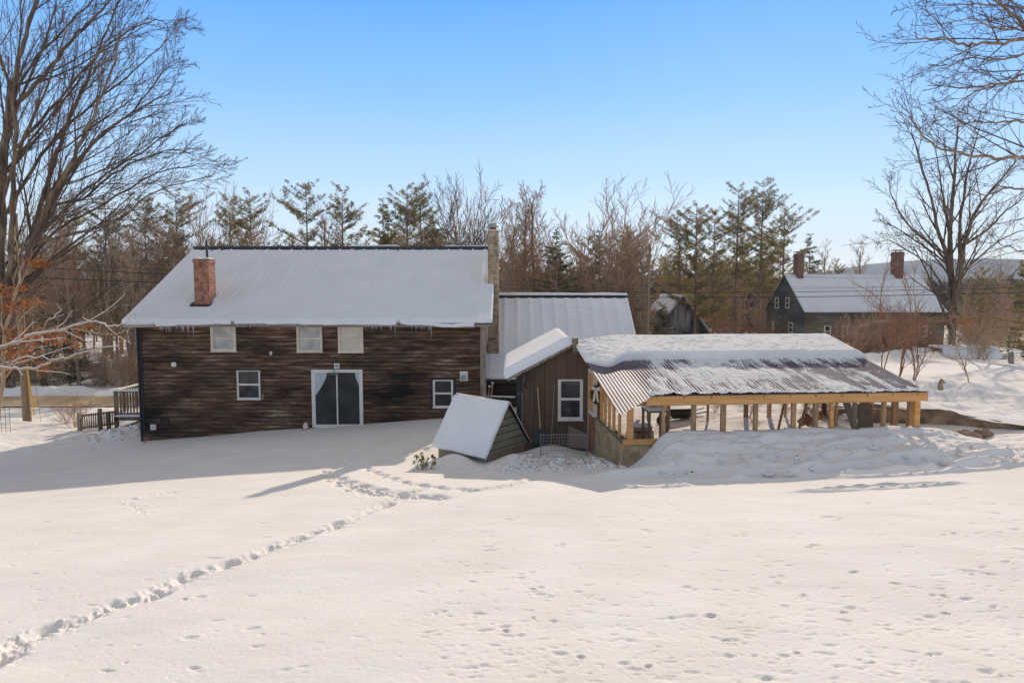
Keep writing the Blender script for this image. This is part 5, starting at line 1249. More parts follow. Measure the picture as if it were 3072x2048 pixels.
wood(34, (-66, 46), (92, 128), (10, 14), ppool + slimpool[:2], 'pine_tree', 'distant pine closing the gaps at the back of the wood', 'pine', 'pines at the back of the wood', 7, None)
# far mixed forest as one mass
def far_forest():
    rs = np.random.RandomState(8); V = []; T = []
    n = 5200; ys = 112 + 430 * rs.rand(n) ** 1.3; xs = (rs.rand(n) * 2 - 1) * ys * 1.05; hs = rs.uniform(9, 16, n)
    hs = np.where((xs / ys > .35), hs * .75, hs)
    sx = np.repeat(xs, 34); sy = np.repeat(ys, 34); hh = np.repeat(hs, 34)
    u_ = rs.rand(len(sx)); ang = rs.rand(len(sx)) * 6.283; rad = (hh * .26) * np.sqrt(rs.rand(len(sx))) * (1.05 - u_ ** 2)
    c = np.stack([sx + rad * np.cos(ang), sy + rad * np.sin(ang), -5 + (sy - 130) * .012 + u_ * hh], -1)
    d = rs.normal(size=c.shape) + np.array([0, 0, .8]); d /= np.linalg.norm(d, axis=1, keepdims=True)
    e = np.cross(d, rs.normal(size=c.shape)); e /= np.linalg.norm(e, axis=1, keepdims=True)
    L_ = rs.uniform(.8, 2.2, len(sx))[:, None]
    V = np.stack([c - e * .22 * L_, c + e * .22 * L_, c + d * L_], 1).reshape(-1, 3)
    me = npmesh('far_forest', V, None, np.arange(len(V)).reshape(-1, 3))
    o = link('far_forest', me, M('far_forest', (0.10, 0.08, 0.055), (0.2, 0.15, 0.1), .05, 1.0)); o['kind'] = 'stuff'; o['label'] = 'far brown and green woodland along the horizon'; o['category'] = 'forest'
far_forest()

# ---- hero maple at the left edge
def branchset(stems, rg, sp, rmin, bias=None):
    out = [[] for _ in range(len(sp) + 1)]
    for pts, r0, r1, n in stems:
        pts = [tuple(p) for p in pts]; m_ = len(pts)
        # subdivide (catmull-rom)
        q = []
        for i in range(m_ - 1):
            p0 = pts[max(i - 1, 0)]; p1 = pts[i]; p2 = pts[i + 1]; p3 = pts[min(i + 2, m_ - 1)]
            for t in (0, .25, .5, .75):
                q.append(tuple(.5 * ((2 * b) + (-a + c) * t + (2 * a - 5 * b + 4 * c - d) * t * t + (-a + 3 * b - 3 * c + d) * t ** 3) for a, b, c, d in zip(p0, p1, p2, p3)))
        q.append(pts[-1]); q = [(a + rg.uniform(-.03, .03), b + rg.uniform(-.03, .03), c + rg.uniform(-.03, .03)) for a, b, c in q]
        k = len(q); rs = [r0 + (r1 - r0) * i / (k - 1) for i in range(k)]
        out[0].append((q, rs)); L = sum(math.dist(q[i], q[i + 1]) for i in range(k - 1))
        az = rg.uniform(0, 6.28)
        for j in range(n):
            t = .12 + .88 * (j + rg.random()) / n; f = t * (k - 1); i = min(int(f), k - 2); f -= i
            c = tuple(q[i][a] + (q[i + 1][a] - q[i][a]) * f for a in range(3))
            w_ = nrm3(*(q[i + 1][a] - q[i][a] for a in range(3))); az += 2.4
            ux, uy, uz = nrm3(-w_[1], w_[0], 0.001); vx, vy, vz = w_[1] * uz - w_[2] * uy, w_[2] * ux - w_[0] * uz, w_[0] * uy - w_[1] * ux
            ang = rg.uniform(.3, .75); ca, sa = math.cos(az), math.sin(az)
            d = nrm3(*(w_[a] * math.cos(ang) + (ca * (ux, uy, uz)[a] + sa * (vx, vy, vz)[a]) * math.sin(ang) + (bias[a] if bias else 0) for a in range(3)))
            grow(out[1:], rg, c, d, L * .33 * (1.15 - .75 * t) * rg.uniform(.7, 1.25), max(rs[i] * .45, rmin * 1.5), 0, sp)
    for l in out:
        for i, (p, r) in enumerate(l): l[i] = (p, [max(v, rmin) for v in r])
    return out
def PP(lst, Y0, Y1):
    n = len(lst); return [P(x, y, Y0 + (Y1 - Y0) * i / (n - 1)) for i, (x, y) in enumerate(lst)]
hero = thing('maple_tree', 'huge many stemmed leafless maple filling the left edge, limbs sweeping right', 'tree', P(-60, 1420, 20))
rg = random.Random(31)
base = [(-75, 1440), (-55, 1250), (-25, 1080)]
S = [(base + [(0, 900), (5, 700), (8, 480), (25, 332), (46, 230), (71, 128), (97, 41), (125, -60)], 20, 21, .26, .05, 12),
     (base + [(5, 960), (30, 830), (36, 650), (40, 500), (46, 370), (10, 200), (-20, 60)], 20, 19, .22, .04, 9),
     (base + [(0, 700), (-10, 560), (40, 345), (130, 228), (180, 165), (230, 100), (290, 45), (340, -10)], 20, 22, .20, .03, 12),
     ([(-10, 1040), (30, 900), (75, 800), (117, 640), (148, 535), (178, 434), (220, 330), (245, 275), (290, 168), (330, 70), (370, -20)], 20, 22, .17, .03, 13),
     ([(-10, 1040), (40, 900), (100, 715), (153, 590), (204, 510), (240, 434), (275, 357), (306, 285), (345, 180), (360, 100)], 20, 19, .15, .03, 12),
     ([(-10, 1060), (50, 880), (92, 740), (143, 620), (214, 510), (286, 424), (357, 367), (434, 316), (510, 280)], 20, 21, .14, .02, 12),
     ([(60, 850), (128, 640), (245, 597), (316, 536), (408, 485), (510, 450), (587, 470)], 19.5, 22, .09, .015, 12),
     ([(50, 880), (100, 740), (230, 700), (357, 658), (434, 597), (510, 556), (637, 530)], 19.5, 20, .09, .015, 12),
     ([(75, 800), (170, 690), (260, 640), (380, 570), (470, 520), (560, 500), (610, 490)], 20, 23, .08, .015, 10),
     ([(20, 640), (120, 470), (220, 360), (330, 270), (430, 190), (520, 100)], 20, 24, .10, .015, 12),
     ([(46, 450), (150, 330), (260, 200), (360, 110), (470, 60), (515, 95)], 20, 21, .08, .015, 12),
     ([(30, 330), (90, 200), (190, 90), (260, 20), (330, -40)], 21, 22, .08, .02, 9),
     ([(100, 715), (190, 560), (290, 420), (400, 330), (480, 230), (520, 195)], 20, 22, .08, .015, 12),
     ([(92, 740), (200, 620), (320, 520), (420, 460), (500, 400), (555, 370)], 20, 21, .07, .015, 11),
     ([(0, 620), (60, 440), (110, 330), (170, 180), (200, 60)], 20.5, 19, .09, .02, 9),
     ([(8, 480), (60, 300), (130, 140), (170, 20)], 21, 22, .10, .03, 8),
     ]
stems = [(PP(a, y0, y1), r0 * .56, r1 * .7, n) for a, y0, y1, r0, r1, n in S]
sp_h = [(7, .3, .65, .5, .09, .03, 6, .1, .6), (6, .35, .75, .45, .13, .03, 4, .1, .6), (3, .35, .85, .5, .2, .0, 3, .1, .7)]
o4 = branchset(stems, rg, sp_h, .0052, (.22, 0, .1))
link('trunk', tube_mesh('trunk', [(o4[0], 9)]), MAT['barkm'], hero)
link('crown', tube_mesh('crown', [(o4[1], 4), (o4[2], 3), (o4[3], 3)]), MAT['twig'], hero)

# ---- limbs reaching in from a maple standing off the right edge
rt = thing('maple_tree', 'leafless maple whose long limbs hang in at the upper right corner', 'tree', P(3330, 1350, 15))
rg = random.Random(57)
tr_ = [(3330, 1500), (3320, 1100), (3300, 700), (3260, 300), (3200, 60), (3150, -150)]
RB = [(tr_, 15, 15, .28, .12, 2),
      ([(3300, 500), (3200, 150), (3072, 117), (3019, 132), (2946, 132), (2887, 136), (2829, 117), (2763, 117), (2745, 100)], 15, 14, .05, .01, 13),
      ([(3300, 400), (3160, 160), (3072, 165), (2990, 180), (2902, 176), (2829, 212)], 15, 15.5, .035, .008, 10),
      ([(3300, 500), (3150, 230), (3072, 227), (3019, 249), (2960, 264), (2895, 293), (2858, 322)], 15, 14.5, .035, .008, 10),
      ([(3300, 600), (3160, 370), (3072, 363), (2990, 366), (2917, 366), (2843, 381)], 15, 16, .035, .008, 9),
      ([(3310, 700), (3180, 480), (3072, 473), (2990, 473), (2902, 465), (2807, 440), (2748, 374), (2728, 348)], 15, 14, .05, .009, 12),
      ([(3310, 760), (3180, 570), (3072, 564), (2990, 572), (2930, 590)], 15, 15, .035, .008, 8),
      ([(3280, 200), (3110, 110), (3030, 40), (2960, -20)], 15, 15, .05, .02, 9),
      ([(3280, 300), (3140, 250), (3000, 252), (2900, 262), (2780, 256)], 15, 16.5, .03, .008, 10),
      ([(3250, 100), (3080, 30), (2960, 15), (2850, 12), (2720, 25)], 15, 16, .03, .006, 10),
      ([(3310, 900), (3160, 770), (3070, 755), (3010, 735), (2960, 725)], 15, 15, .025, .006, 5),
      ([(3250, 150), (3100, 80), (3020, 90), (2920, 60), (2840, 70)], 15, 13.5, .03, .006, 10)]
stems = [(PP(a, y0, y1), r0, r1, n) for a, y0, y1, r0, r1, n in RB]
sp_r = [(5, .3, .8, .5, .12, .02, 5, .1, .6), (4, .35, .9, .45, .18, .02, 3, .1, .6), (2, .35, .9, .5, .2, .0, 2, .1, .7)]
o4 = branchset(stems, rg, sp_r, .0042, (-.05, 0, .05))
link('trunk', tube_mesh('trunk', [(o4[0], 8)]), MAT['bark'], rt)
link('crown', tube_mesh('crown', [(o4[1], 4), (o4[2], 3), (o4[3], 3)]), MAT['twig'], rt)

# ---- the big bare maple in front of the grey house
mt = thing('maple_tree', 'large vase shaped bare maple rising in front of right end of grey house', 'tree', on(2858, 43))
rg = random.Random(91)
b0_ = [(2856, 1085), (2857, 1000), (2858, 900)]
MB_ = [(b0_ + [(2858, 860), (2850, 730), (2854, 640), (2862, 540), (2868, 440), (2874, 375)], 43, 43, .36, .05, 12),
       ([(2857, 960), (2870, 880), (2884, 800), (2893, 735), (2925, 640), (2965, 580), (3010, 530), (3050, 480)], 43, 41, .26, .04, 13),
       ([(2884, 800), (2878, 690), (2890, 600), (2905, 500), (2925, 430), (2940, 380)], 43, 45, .17, .03, 11),
       ([(2858, 870), (2835, 750), (2812, 690), (2800, 620), (2770, 520), (2745, 430), (2735, 390)], 43, 42, .20, .03, 13),
       ([(2840, 780), (2800, 740), (2740, 690), (2700, 640), (2670, 570), (2668, 540)], 43, 41, .13, .02, 12),
       ([(2850, 800), (2780, 745), (2700, 690), (2640, 660)], 43, 44, .10, .02, 12),
       ([(2857, 900), (2790, 800), (2720, 750), (2665, 720), (2630, 735)], 43, 40, .09, .02, 9),
       ([(2854, 700), (2830, 600), (2815, 500), (2800, 410)], 43, 44, .12, .02, 10),
       ([(2893, 735), (2960, 690), (3010, 640), (3060, 600), (3110, 540)], 43, 43, .12, .02, 11),
       ([(2880, 820), (2940, 770), (3000, 720), (3070, 690), (3120, 670)], 43, 44, .10, .02, 9),
       ([(2862, 540), (2840, 470), (2830, 400)], 43, 43, .08, .02, 7)]
stems = [(PP(a, y0, y1), r0 * .68, r1 * .7, n) for a, y0, y1, r0, r1, n in MB_]
sp_m = [(5, .3, .7, .5, .09, .04, 5, .1, .6), (4, .35, .8, .5, .14, .04, 3, .1, .6), (2, .35, .8, .5, .2, .0, 2, .1, .7)]
o4 = branchset(stems, rg, sp_m, .0085, (0, 0, .12))
link('trunk', tube_mesh('trunk', [(o4[0], 9)]), MAT['barkm'], mt)
link('crown', tube_mesh('crown', [(o4[1], 4), (o4[2], 3), (o4[3], 3)]), MAT['twig'], mt)

# ---- orange-stemmed saplings behind the greenhouse and small one on the bank
def sapling(px, Y, stems, seed, label, mat='sap', r=.027, n=11, rmin=.006):
    b = on(px, Y); t = thing('sapling', label, 'sapling', b); rg = random.Random(seed)
    st_ = [([Vector((b.x, b.y, b.z - .1))] + [P(x, y, Y + dy) for x, y, dy in s], r, r * .25, n) for s in stems]
    o_ = branchset(st_, rg, [(4, .4, .9, .55, .12, .06, 4, .1, .6), (3, .4, .9, .5, .2, .04, 3, .1, .6)], rmin)
    link('stem', tube_mesh('stem', [(o_[0], 6)]), MAT[mat], t); link('twigs', tube_mesh('twigs', [(o_[1], 4), (o_[2], 3)]), MAT[mat], t)
    return t
SAP1 = sapling(2705, 27, [[(2715, 1050, 0), (2728, 980, .3), (2730, 900, .3), (2700, 820, .5)], [(2712, 1080, 0), (2690, 1000, -.3), (2640, 930, -.4), (2600, 900, -.4)], [(2725, 1000, .2), (2790, 960, .4), (2850, 950, .5), (2895, 965, .6)]], 1, 'orange barked sapling leaning right behind the greenhouse end')
sapling(2752, 26, [[(2742, 1090, 0), (2735, 1050, .2), (2700, 990, .3), (2660, 940, .3)], [(2752, 1090, 0), (2748, 1000, .3), (2745, 900, .3), (2740, 800, .5)], [(2760, 1100, 0), (2775, 1050, .3), (2768, 960, .5)]], 2, 'forked orange sapling nearest the greenhouse right corner')
sapling(2655, 29, [[(2648, 1050, 0), (2640, 960, .3), (2648, 850, .3), (2680, 770, .3)], [(2665, 1060, 0), (2670, 1000, .4), (2640, 900, .6), (2560, 850, .8)]], 3, 'reddish sapling partly hidden by the greenhouse roof edge')
sapling(2920, 24.4, [[(2895, 1105, 0), (2875, 1060, .2), (2860, 1000, .3), (2850, 940, .3)], [(2895, 1105, 0), (2905, 1060, -.2), (2920, 1010, -.2), (2960, 960, -.3)], [(2893, 1100, 0), (2850, 1070, .2), (2800, 1060, .3)]], 4, 'thin lone sapling growing from the snowbank near right edge', 'twigy', .022, 7, .004)
# brush in front of the grey house
rg = random.Random(12)
def shrub_mesh(seed, mat, h=2.6, n=16):
    r = random.Random(seed); out = [[], [], []]
    for k in range(n):
        a = r.uniform(0, 6.28); t = r.uniform(.1, .75)
        grow(out, r, (r.uniform(-.25, .25), r.uniform(-.25, .25), -.1), nrm3(math.cos(a) * t, math.sin(a) * t, 1), h * r.uniform(.6, 1.1), .016, 0, [(6, .3, .9, .45, .14, -.02, 6, .15, .6), (3, .4, .9, .5, .2, 0, 3, .1, .7), (0, 0, 0, 0, 0, 0, 2, 0, 0)][:2] + [(0, 0, 0, 0, .1, 0, 2, 0, 0)])
    for l in out:
        for i, (p, q) in enumerate(l): l[i] = (p, [max(v, .007) for v in q])
    me = tube_mesh('twigs', [(out[0], 4), (out[1], 3), (out[2], 3)]); me.materials.append(MAT[mat]); return me
shr = [shrub_mesh(500 + i, ['twigy', 'sap', 'twigr', 'twigy'][i]) for i in range(4)]
def shrub(me, name, label, cat, x, y, s, rot, group=None):
    o = bpy.data.objects.new(name, me); COL.objects.link(o); o.location = (x, y, gz(x, y)); o.rotation_euler = (0, 0, rot); o.scale = (s, s, s); tag(o, label, cat, group)
for k in range(17):
    Y = rg.uniform(41, 47.5); px = rg.uniform(2440, 2840); shrub(rg.choice(shr), 'bare_shrub', 'tangled leafless shrub in front of the grey house wall', 'shrub', (px - 1536) / F * Y, Y, rg.uniform(.7, 1.25), rg.uniform(0, 6), 'tangled shrubs before the grey house')
for k in range(8):
    Y = rg.uniform(38, 44); px = rg.uniform(2860, 3000); shrub(shr[0], 'bare_shrub', 'pale whippy shrub beside the foot of the big bare maple', 'shrub', (px - 1536) / F * Y, Y, rg.uniform(.6, 1.0), rg.uniform(0, 6), 'pale shrubs by the maple')
for k in range(40):
    Y = rg.uniform(42.5, 49); px = rg.uniform(-200, 520); shrub(rg.choice(shr), 'bare_shrub', 'brown roadside shrub across the road at the left', 'shrub', (px - 1536) / F * Y, Y, rg.uniform(.6, 1.1), rg.uniform(0, 6), 'roadside shrubs at the left')
for k in range(40):
    Y = rg.uniform(56, 90); px = rg.uniform(2880, 3250); shrub(rg.choice(shr), 'bare_shrub', 'brown scrub shrub on the low ground right of the big maple', 'shrub', (px - 1536) / F * Y, Y, rg.uniform(.9, 1.7), rg.uniform(0, 6), 'scrub shrubs at the right')
for k, (px, Y, s) in enumerate([(208, 29.5, .55), (185, 30.5, .4)]):
    q = on(px, Y); shrub(shr[2], 'bare_shrub', ['crooked bare shrub left of the picket gate in the snow', 'smaller bare shrub behind the crooked one by the picket gate'][k], 'shrub', q.x, q.y, s * 1.05, k)
for k in range(7):
    Y = 19.5 + rg.uniform(0, 2.5); px = rg.uniform(2150, 2500); shrub(shr[1], 'bare_shrub', 'low wiry shrub in the snow behind the greenhouse posts', 'shrub', (px - 1536) / F * Y, Y, rg.uniform(.16, .3), rg.uniform(0, 6), 'wiry shrubs behind greenhouse')
for k in range(60):
    Y = rg.uniform(50, 66); px = rg.uniform(1480, 2330)
    if 1960 < px < 2160 and Y < 70: Y = 71
    shrub(rg.choice(shr), 'bare_shrub', 'brown understory shrub in the wood behind the wing and greenhouse', 'shrub', (px - 1536) / F * Y, Y, rg.uniform(.9, 1.6), rg.uniform(0, 6), 'understory shrubs of the wood')
# evergreens near the ground
q = on(200, 45); plant_tree(spruces[2], 'hemlock_tree', 'dark green hemlock across the road behind the snowy branches', 'tree', q.x, q.y, 1, .55)
q = on(130, 46); plant_tree(spruces[0], 'hemlock_tree', 'low dark hemlock left of the taller one across the road', 'tree', q.x, q.y, 2, .42)
q = on(1920, 44); plant_tree(spruces[1], 'cedar_shrub', 'rounded dark cedar left of the utility pole foot', 'shrub', q.x - .3, q.y, 1, (.42, .42, .27))
q = on(1985, 48); plant_tree(spruces[2], 'cedar_shrub', 'rounded dark cedar before the old barn, right of the utility pole', 'shrub', q.x, q.y, 3, (.45, .45, .33))
q = on(3032, 37); plant_tree(spruces[0], 'dwarf_spruce', 'small pointed dark evergreen behind the stone post at right', 'shrub', q.x, q.y, 3, (.12, .12, .125))
q = on(3085, 38); plant_tree(spruces[2], 'dwarf_spruce', 'small evergreen cut off at the right edge', 'shrub', q.x, q.y, 3, (.12, .12, .10))
q = on(3042, 35.5); m = MB(); m.tube(q + Vector((0, 0, -.2)), q + Vector((0, 0, .55)), .12, .11, 12); m.tube(q + Vector((0, 0, .55)), q + Vector((0, 0, .64)), .11, .05, 12); tag(m.build('stone_post', MAT['rug']), 'rounded tan stone post in snow near right edge', 'post')
# snow covered low roof / trailer beyond the maple
q = on(2905, 41); tl = thing('covered_trailer', 'long low trailer buried under smooth shaded snow right of the big maple', 'trailer', q)
xa, xb = P(2835, 1050, 41).x, P(3005, 1050, 41).x; zt2 = P(2900, 1040, 41).z; zb2 = gz(q.x, 41)
m = MB(); m.box(xa + .1, 41.45, zb2 - .3, xb - .1, 42.5, zt2 - .1); m.build('body', MAT['rug'], tl)
slab('snow_cover', (xa, 40.95, zb2 - .15), (xb - xa, 0, 0), (0, .35, zt2 - zb2), 60, 30, lambda A, B: .08 * edge(A, B, .03, .1), MAT['roof_snow'], tl)
slab('snow_cover', (xa, 41.25, zt2 - .12), (xb - xa - .0, 0, 0), (0, 1.5, 0), 60, 30, lambda A, B: .12 * edge(A, B, .03, .1), MAT['roof_snow'], tl)

# ---- copper-leaved young oak and snowy branches at the left
oak = thing('young_oak', 'young oak with copper orange dead leaves and snow along its branches at left', 'tree', on(10, 17))
rg = random.Random(44)
OB = [([(-60, 1560), (-20, 1350), (5, 1150), (20, 980), (50, 860), (70, 780)], 17, 17, .07, .02, 6),
      ([(5, 1130), (-30, 1060), (40, 1030), (100, 1005), (180, 990), (230, 975), (290, 965), (330, 978), (375, 972)], 16.6, 16, .045, .012, 9),
      ([(10, 1100), (60, 1060), (110, 1010), (150, 960), (190, 930)], 17, 17.4, .03, .008, 6),
      ([(-60, 1120), (0, 1100), (60, 1108), (110, 1102), (160, 1082), (210, 1070), (280, 1048), (350, 1040)], 16.2, 15.8, .035, .01, 9),
      ([(20, 1110), (50, 1080), (110, 1070), (170, 1080)], 16.3, 16, .02, .008, 5),
      ([(20, 1000), (50, 970), (90, 930), (140, 900)], 17, 17, .025, .008, 6),
      ([(200, 982), (240, 990), (300, 998), (350, 998), (390, 985)], 16.1, 15.9, .014, .006, 6)]
stems = [(PP(a, y0, y1), r0, r1, n) for a, y0, y1, r0, r1, n in OB]
o4 = branchset(stems, rg, [(4, .4, .9, .5, .15, .03, 4, .1, .6), (3, .4, .9, .5, .2, 0, 3, .1, .6)], .004)
link('trunk', tube_mesh('trunk', [(o4[0], 8)]), MAT['twigy'], oak); link('twigs', tube_mesh('twigs', [(o4[1], 4), (o4[2], 3)]), MAT['twigy'], oak)
sn_ = [([(a, b, c + r_ * .75) for (a, b, c), r_ in zip(p, r)], [v * .65 + .003 for v in r]) for p, r in o4[0][1:4] + o4[0][4:5]]
sn_ += [([(a, b, c + .008) for (a, b, c) in p], [v * .9 for v in r]) for p, r in o4[1][6:24]]
link('branch_snow', tube_mesh('branch_snow', [(sn_, 6)]), MAT['roof_snow'], oak)
def leaves(cl, parent, mat, seed, size=.05, name='leaves'):
    rs = np.random.RandomState(seed); C_ = []
    for (px, py, Y, r_, n) in cl:
        c = P(px, py, Y); C_.append(rs.normal(size=(n, 3)) * r_ * np.array([1.3, 1, .7]) + np.array(c))
    C_ = np.concatenate(C_); D = rs.normal(size=C_.shape); D /= np.linalg.norm(D, axis=1, keepdims=True); E = np.cross(D, rs.normal(size=C_.shape)); E /= np.linalg.norm(E, axis=1, keepdims=True)
    s = size * rs.uniform(.6, 1.3, (len(C_), 1))
    V = np.stack([C_ - D * s, C_ - E * s * .45, C_ + D * s, C_ + E * s * .45], 1).reshape(-1, 3)
    return link(name, npmesh(name, V, np.arange(len(V)).reshape(-1, 4)), MAT[mat], parent)
leaves([(110, 790, 17, .12, 90), (135, 795, 17, .06, 40), (15, 880, 17, .14, 80), (40, 920, 17, .16, 120), (95, 905, 17, .1, 60), (60, 1040, 16.8, .2, 170), (110, 1010, 16.8, .16, 130), (45, 1075, 16.5, .16, 120), (150, 1020, 16.5, .14, 80), (130, 1100, 16.2, .12, 70), (200, 1010, 16.2, .16, 60), (30, 990, 17, .12, 60), (255, 985, 16.2, .08, 30), (65, 860, 17, .08, 30), (230, 1035, 16, .08, 25)], oak, 'leafo', 6, .05)
leaves([(2895, 965, 27.6, .16, 50)], SAP1, 'leafo', 7, .07)
# low evergreen plant by the well cover
rp = on(1268, 16.9); rh = thing('rhododendron', 'small drooping leaved green plant poking from snow left of the well cover', 'plant', rp)
st_ = []; cl = []; rg = random.Random(2)
for k in range(17):
    dx = rg.uniform(-.24, .24); t_ = rp + Vector((dx * 1.1, rg.uniform(-.1, .1), rg.uniform(.16, .42))); st_.append(([tuple(rp + Vector((dx * .6, 0, -.1))), tuple(rp + Vector((dx, 0, .12))), tuple(t_)], [.006, .005, .004])); cl.append(t_)
link('stem', tube_mesh('stem', [(st_, 5)]), MAT['sap'], rh); m = MB()
for t_ in cl:
    for j in range(8):
        a = j * 2.4 + t_.x * 50; l_ = rg.uniform(.06, .12); ca, sa = math.cos(a), math.sin(a); o_ = t_ + Vector((0, 0, rg.uniform(-.05, .03))); side = Vector((-sa, ca, 0)) * .017
        mid = o_ + Vector((ca * l_ * .4, sa * l_ * .4, -.02)); end = o_ + Vector((ca * l_ * .65, sa * l_ * .65, -l_ * .85)); m.poly([o_, mid - side, end, mid + side], [(0, 1, 2, 3)])
m.build('leaves', MAT['leafg'], rh)

# ================================================================== NEIGHBOUR HOUSE, BARN
NY = 51.0; nx0 = P(2418, 935, NY).x; nx1 = P(2840, 935, NY).x; nze = P(2418, 936, NY).z; nzr = P(2350, 823, 55).z; nyr = 55.0; nyb = 59.0
nh = thing('neighbour_house', 'old grey saltbox house with snowy roof and two brick chimneys across the road', 'house', ((nx0 + nx1) / 2, 55, .3))
m = MB(); lap(m, nx0, nx1, NY + .2, -1, nze, .16); m.box(nx0 + .01, NY + .21, -1, nx1 - .01, nyb - .1, nze - .02); m.build('wall', MAT['neighborf'], nh)
m = MB(); m.extrude([(nx0, NY + .2, -1), (nx0, nyb - .1, -1), (nx0, nyb - .1, nze), (nx0, nyr, nzr - .1), (nx0, NY + .2, nze)], (.012, 0, 0)); m.build('gable_wall', MAT['neighbor'], nh); m = MB(); m.extrude([(nx1, NY + .2, nze), (nx1, nyr, nzr - .1), (nx1, nyb, nze)], (-.05, 0, 0)); m.build('gable_wall', MAT['neighbor'], nh)
m = MB(); m.extrude([(nx0 - .1, NY, nze), (nx0 - .1, nyr, nzr), (nx0 - .1, nyb, nze), (nx0 - .1, nyb, nze - .1), (nx0 - .1, nyr, nzr - .1), (nx0 - .1, NY, nze - .1)], (nx1 - nx0 + .2, 0, 0)); nrf = m.build('roof', MAT['neighbor'], nh)
slab('roof_snow', (nx0 - .12, NY - .02, nze), (nx1 - nx0 + .24, 0, 0), (0, nyr - NY + .02, nzr - nze), 120, 60, lambda A, B: (.07 + .02 * fbm(A * 6, B * 5, 3, 3)) * edge(A, B, .004, .02), MAT['roof_snow'], nrf)
slab('roof_snow', (nx0 - .12, nyr, nzr), (nx1 - nx0 + .24, 0, 0), (0, nyb - nyr, nze - nzr), 20, 10, lambda A, B: .07 * edge(A, B, .01, .05), MAT['roof_snow'], nrf)
for (pa, pb_, pt_, lab) in ((2381, 2412, 757, 'hazy left brick chimney'), (2677, 2711, 752, 'dark right brick chimney')):
    xa, xb = P(pa + 11, 800, 54.5).x, P(pb_ - 2, 800, 54.5).x; zt3 = P(pa, pt_ + 3, 54.5).z
    m = MB(); m.box(xa, 54.4, nzr - .9, xb, 55.3, zt3); m.box(xa - .02, 54.38, zt3 - .25, xb + .02, 55.32, zt3 - .08); c_ = m.build('chimney', MAT['brickd'], nh); c_['label'] = lab
    m = MB(); m.box(xa - .04, 54.36, zt3 + .1, xb + .04, 55.34, zt3 + .16); m.tube(((xa + xb) / 2 - .2, 54.8, zt3), ((xa + xb) / 2 - .2, 54.8, zt3 + .1), .04, .04, 5); m.tube(((xa + xb) / 2 + .2, 54.8, zt3), ((xa + xb) / 2 + .2, 54.8, zt3 + .1), .04, .04, 5); m.build('cap', MAT['rug'], c_)
# front windows and door
for (a, b_, c_, d_) in ((2472, 976, 2492, 1010), (2526, 976, 2543, 1010), (2705, 976, 2722, 1010), (2756, 976, 2780, 1010)):
    x0, z0, x1, z1 = wbox(a, b_, c_, d_, NY + .18); window(nh, x0, z0, x1, z1, NY + .18, MAT['trim'], MAT['glass'], .08, depth=.05)
x0, z0, x1, z1 = wbox(2604, 982, 2636, 1052, NY + .18); m = MB(); m.box(x0, NY + .1, z0, x1, NY + .18, z1); m.build('door', MAT['brickd'], nh)
x0, z0, x1, z1 = wbox(2620, 960, 2668, 968, NY + .1); m = MB(); m.box(x0, NY - .1, z0, x1, NY + .2, z1); m.build('door_hood', MAT['trim'], nh)
# gable windows (wall facing -X)
for (a, b_, c_, d_, full) in ((2327, 891, 2336, 925, 0), (2358, 891, 2368, 925, 0), (2316, 962, 2324, 994, 1), (2367, 966, 2379, 998, 0)):
    p = PX(a, b_, nx0 - .02); q = PX(c_, d_, nx0 - .02); y0, y1 = min(p.y, q.y), max(p.y, q.y); z1 = p.z; z0 = P(c_, d_, (y0 + y1) / 2).z
    X0 = nx0 - .02; f = .09; m = MB(); m.box(X0 - .05, y0, z0, X0, y0 + f, z1); m.box(X0 - .05, y1 - f, z0, X0, y1, z1); m.box(X0 - .05, y0 + f, z0, X0, y1 - f, z0 + f); m.box(X0 - .05, y0 + f, z1 - f, X0, y1 - f, z1); m.box(X0 - .04, y0 + f, (z0 + z1) / 2 - .03, X0, y1 - f, (z0 + z1) / 2 + .03)
    w_ = m.build('window', MAT['trim'], nh); m = MB(); m.box(X0 - .015, y0 + f, z0 + f, X0 + .005, y1 - f, z1 - f); m.build('pane', MAT['white' if full else 'glass'], w_)
p = PX(2349, 846, nx0); m = MB(); m.box(nx0 - .03, p.y - .15, p.z - .15, nx0, p.y + .15, p.z + .15); m.build('vent', MAT['dark'], nh)

bn = thing('old_barn', 'small weathered board barn with snowy roof behind the utility pole', 'barn', P(2060, 1010, 62))
BY = 60.0; A_ = P(2050, 884, BY); Lb = P(2008, 938, BY); Rb = P(2133, 1000, BY)
m = MB(); m.extrude([(Lb.x + .15, BY + .2, -1.5), (Rb.x - .2, BY + .2, -1.5), (Rb.x - .2, BY + .2, Rb.z), (A_.x, BY + .2, A_.z - .05), (Lb.x + .15, BY + .2, Lb.z)], (0, .1, 0)); m.box(Lb.x + .15, BY + .3, -1.5, Lb.x + .25, 68, Lb.z); m.build('wall', MAT['barn'], bn)
q0 = P(2040, 905, BY + .19); m = MB(); m.box(P(2052, 960, BY).x, BY + .15, -.5, P(2095, 960, BY).x, BY + .2, P(2052, 950, BY).z); m.build('barn_door', MAT['barn'], bn)
m = MB(); m.extrude([(Lb.x, BY, Lb.z), (A_.x, BY, A_.z), (Rb.x, BY, Rb.z), (Rb.x, BY, Rb.z - .18), (A_.x, BY, A_.z - .2), (Lb.x, BY, Lb.z - .18)], (0, 8.7, 0)); br_ = m.build('roof', MAT['picket'], bn)
slab('roof_snow', (Lb.x - .03, BY - .03, Lb.z + .01), (0, 8.7, 0), (A_.x - Lb.x + .03, 0, A_.z - Lb.z), 40, 30, lambda A, B: .1 * edge(A, B, .01, .02), MAT['roof_snow'], br_)
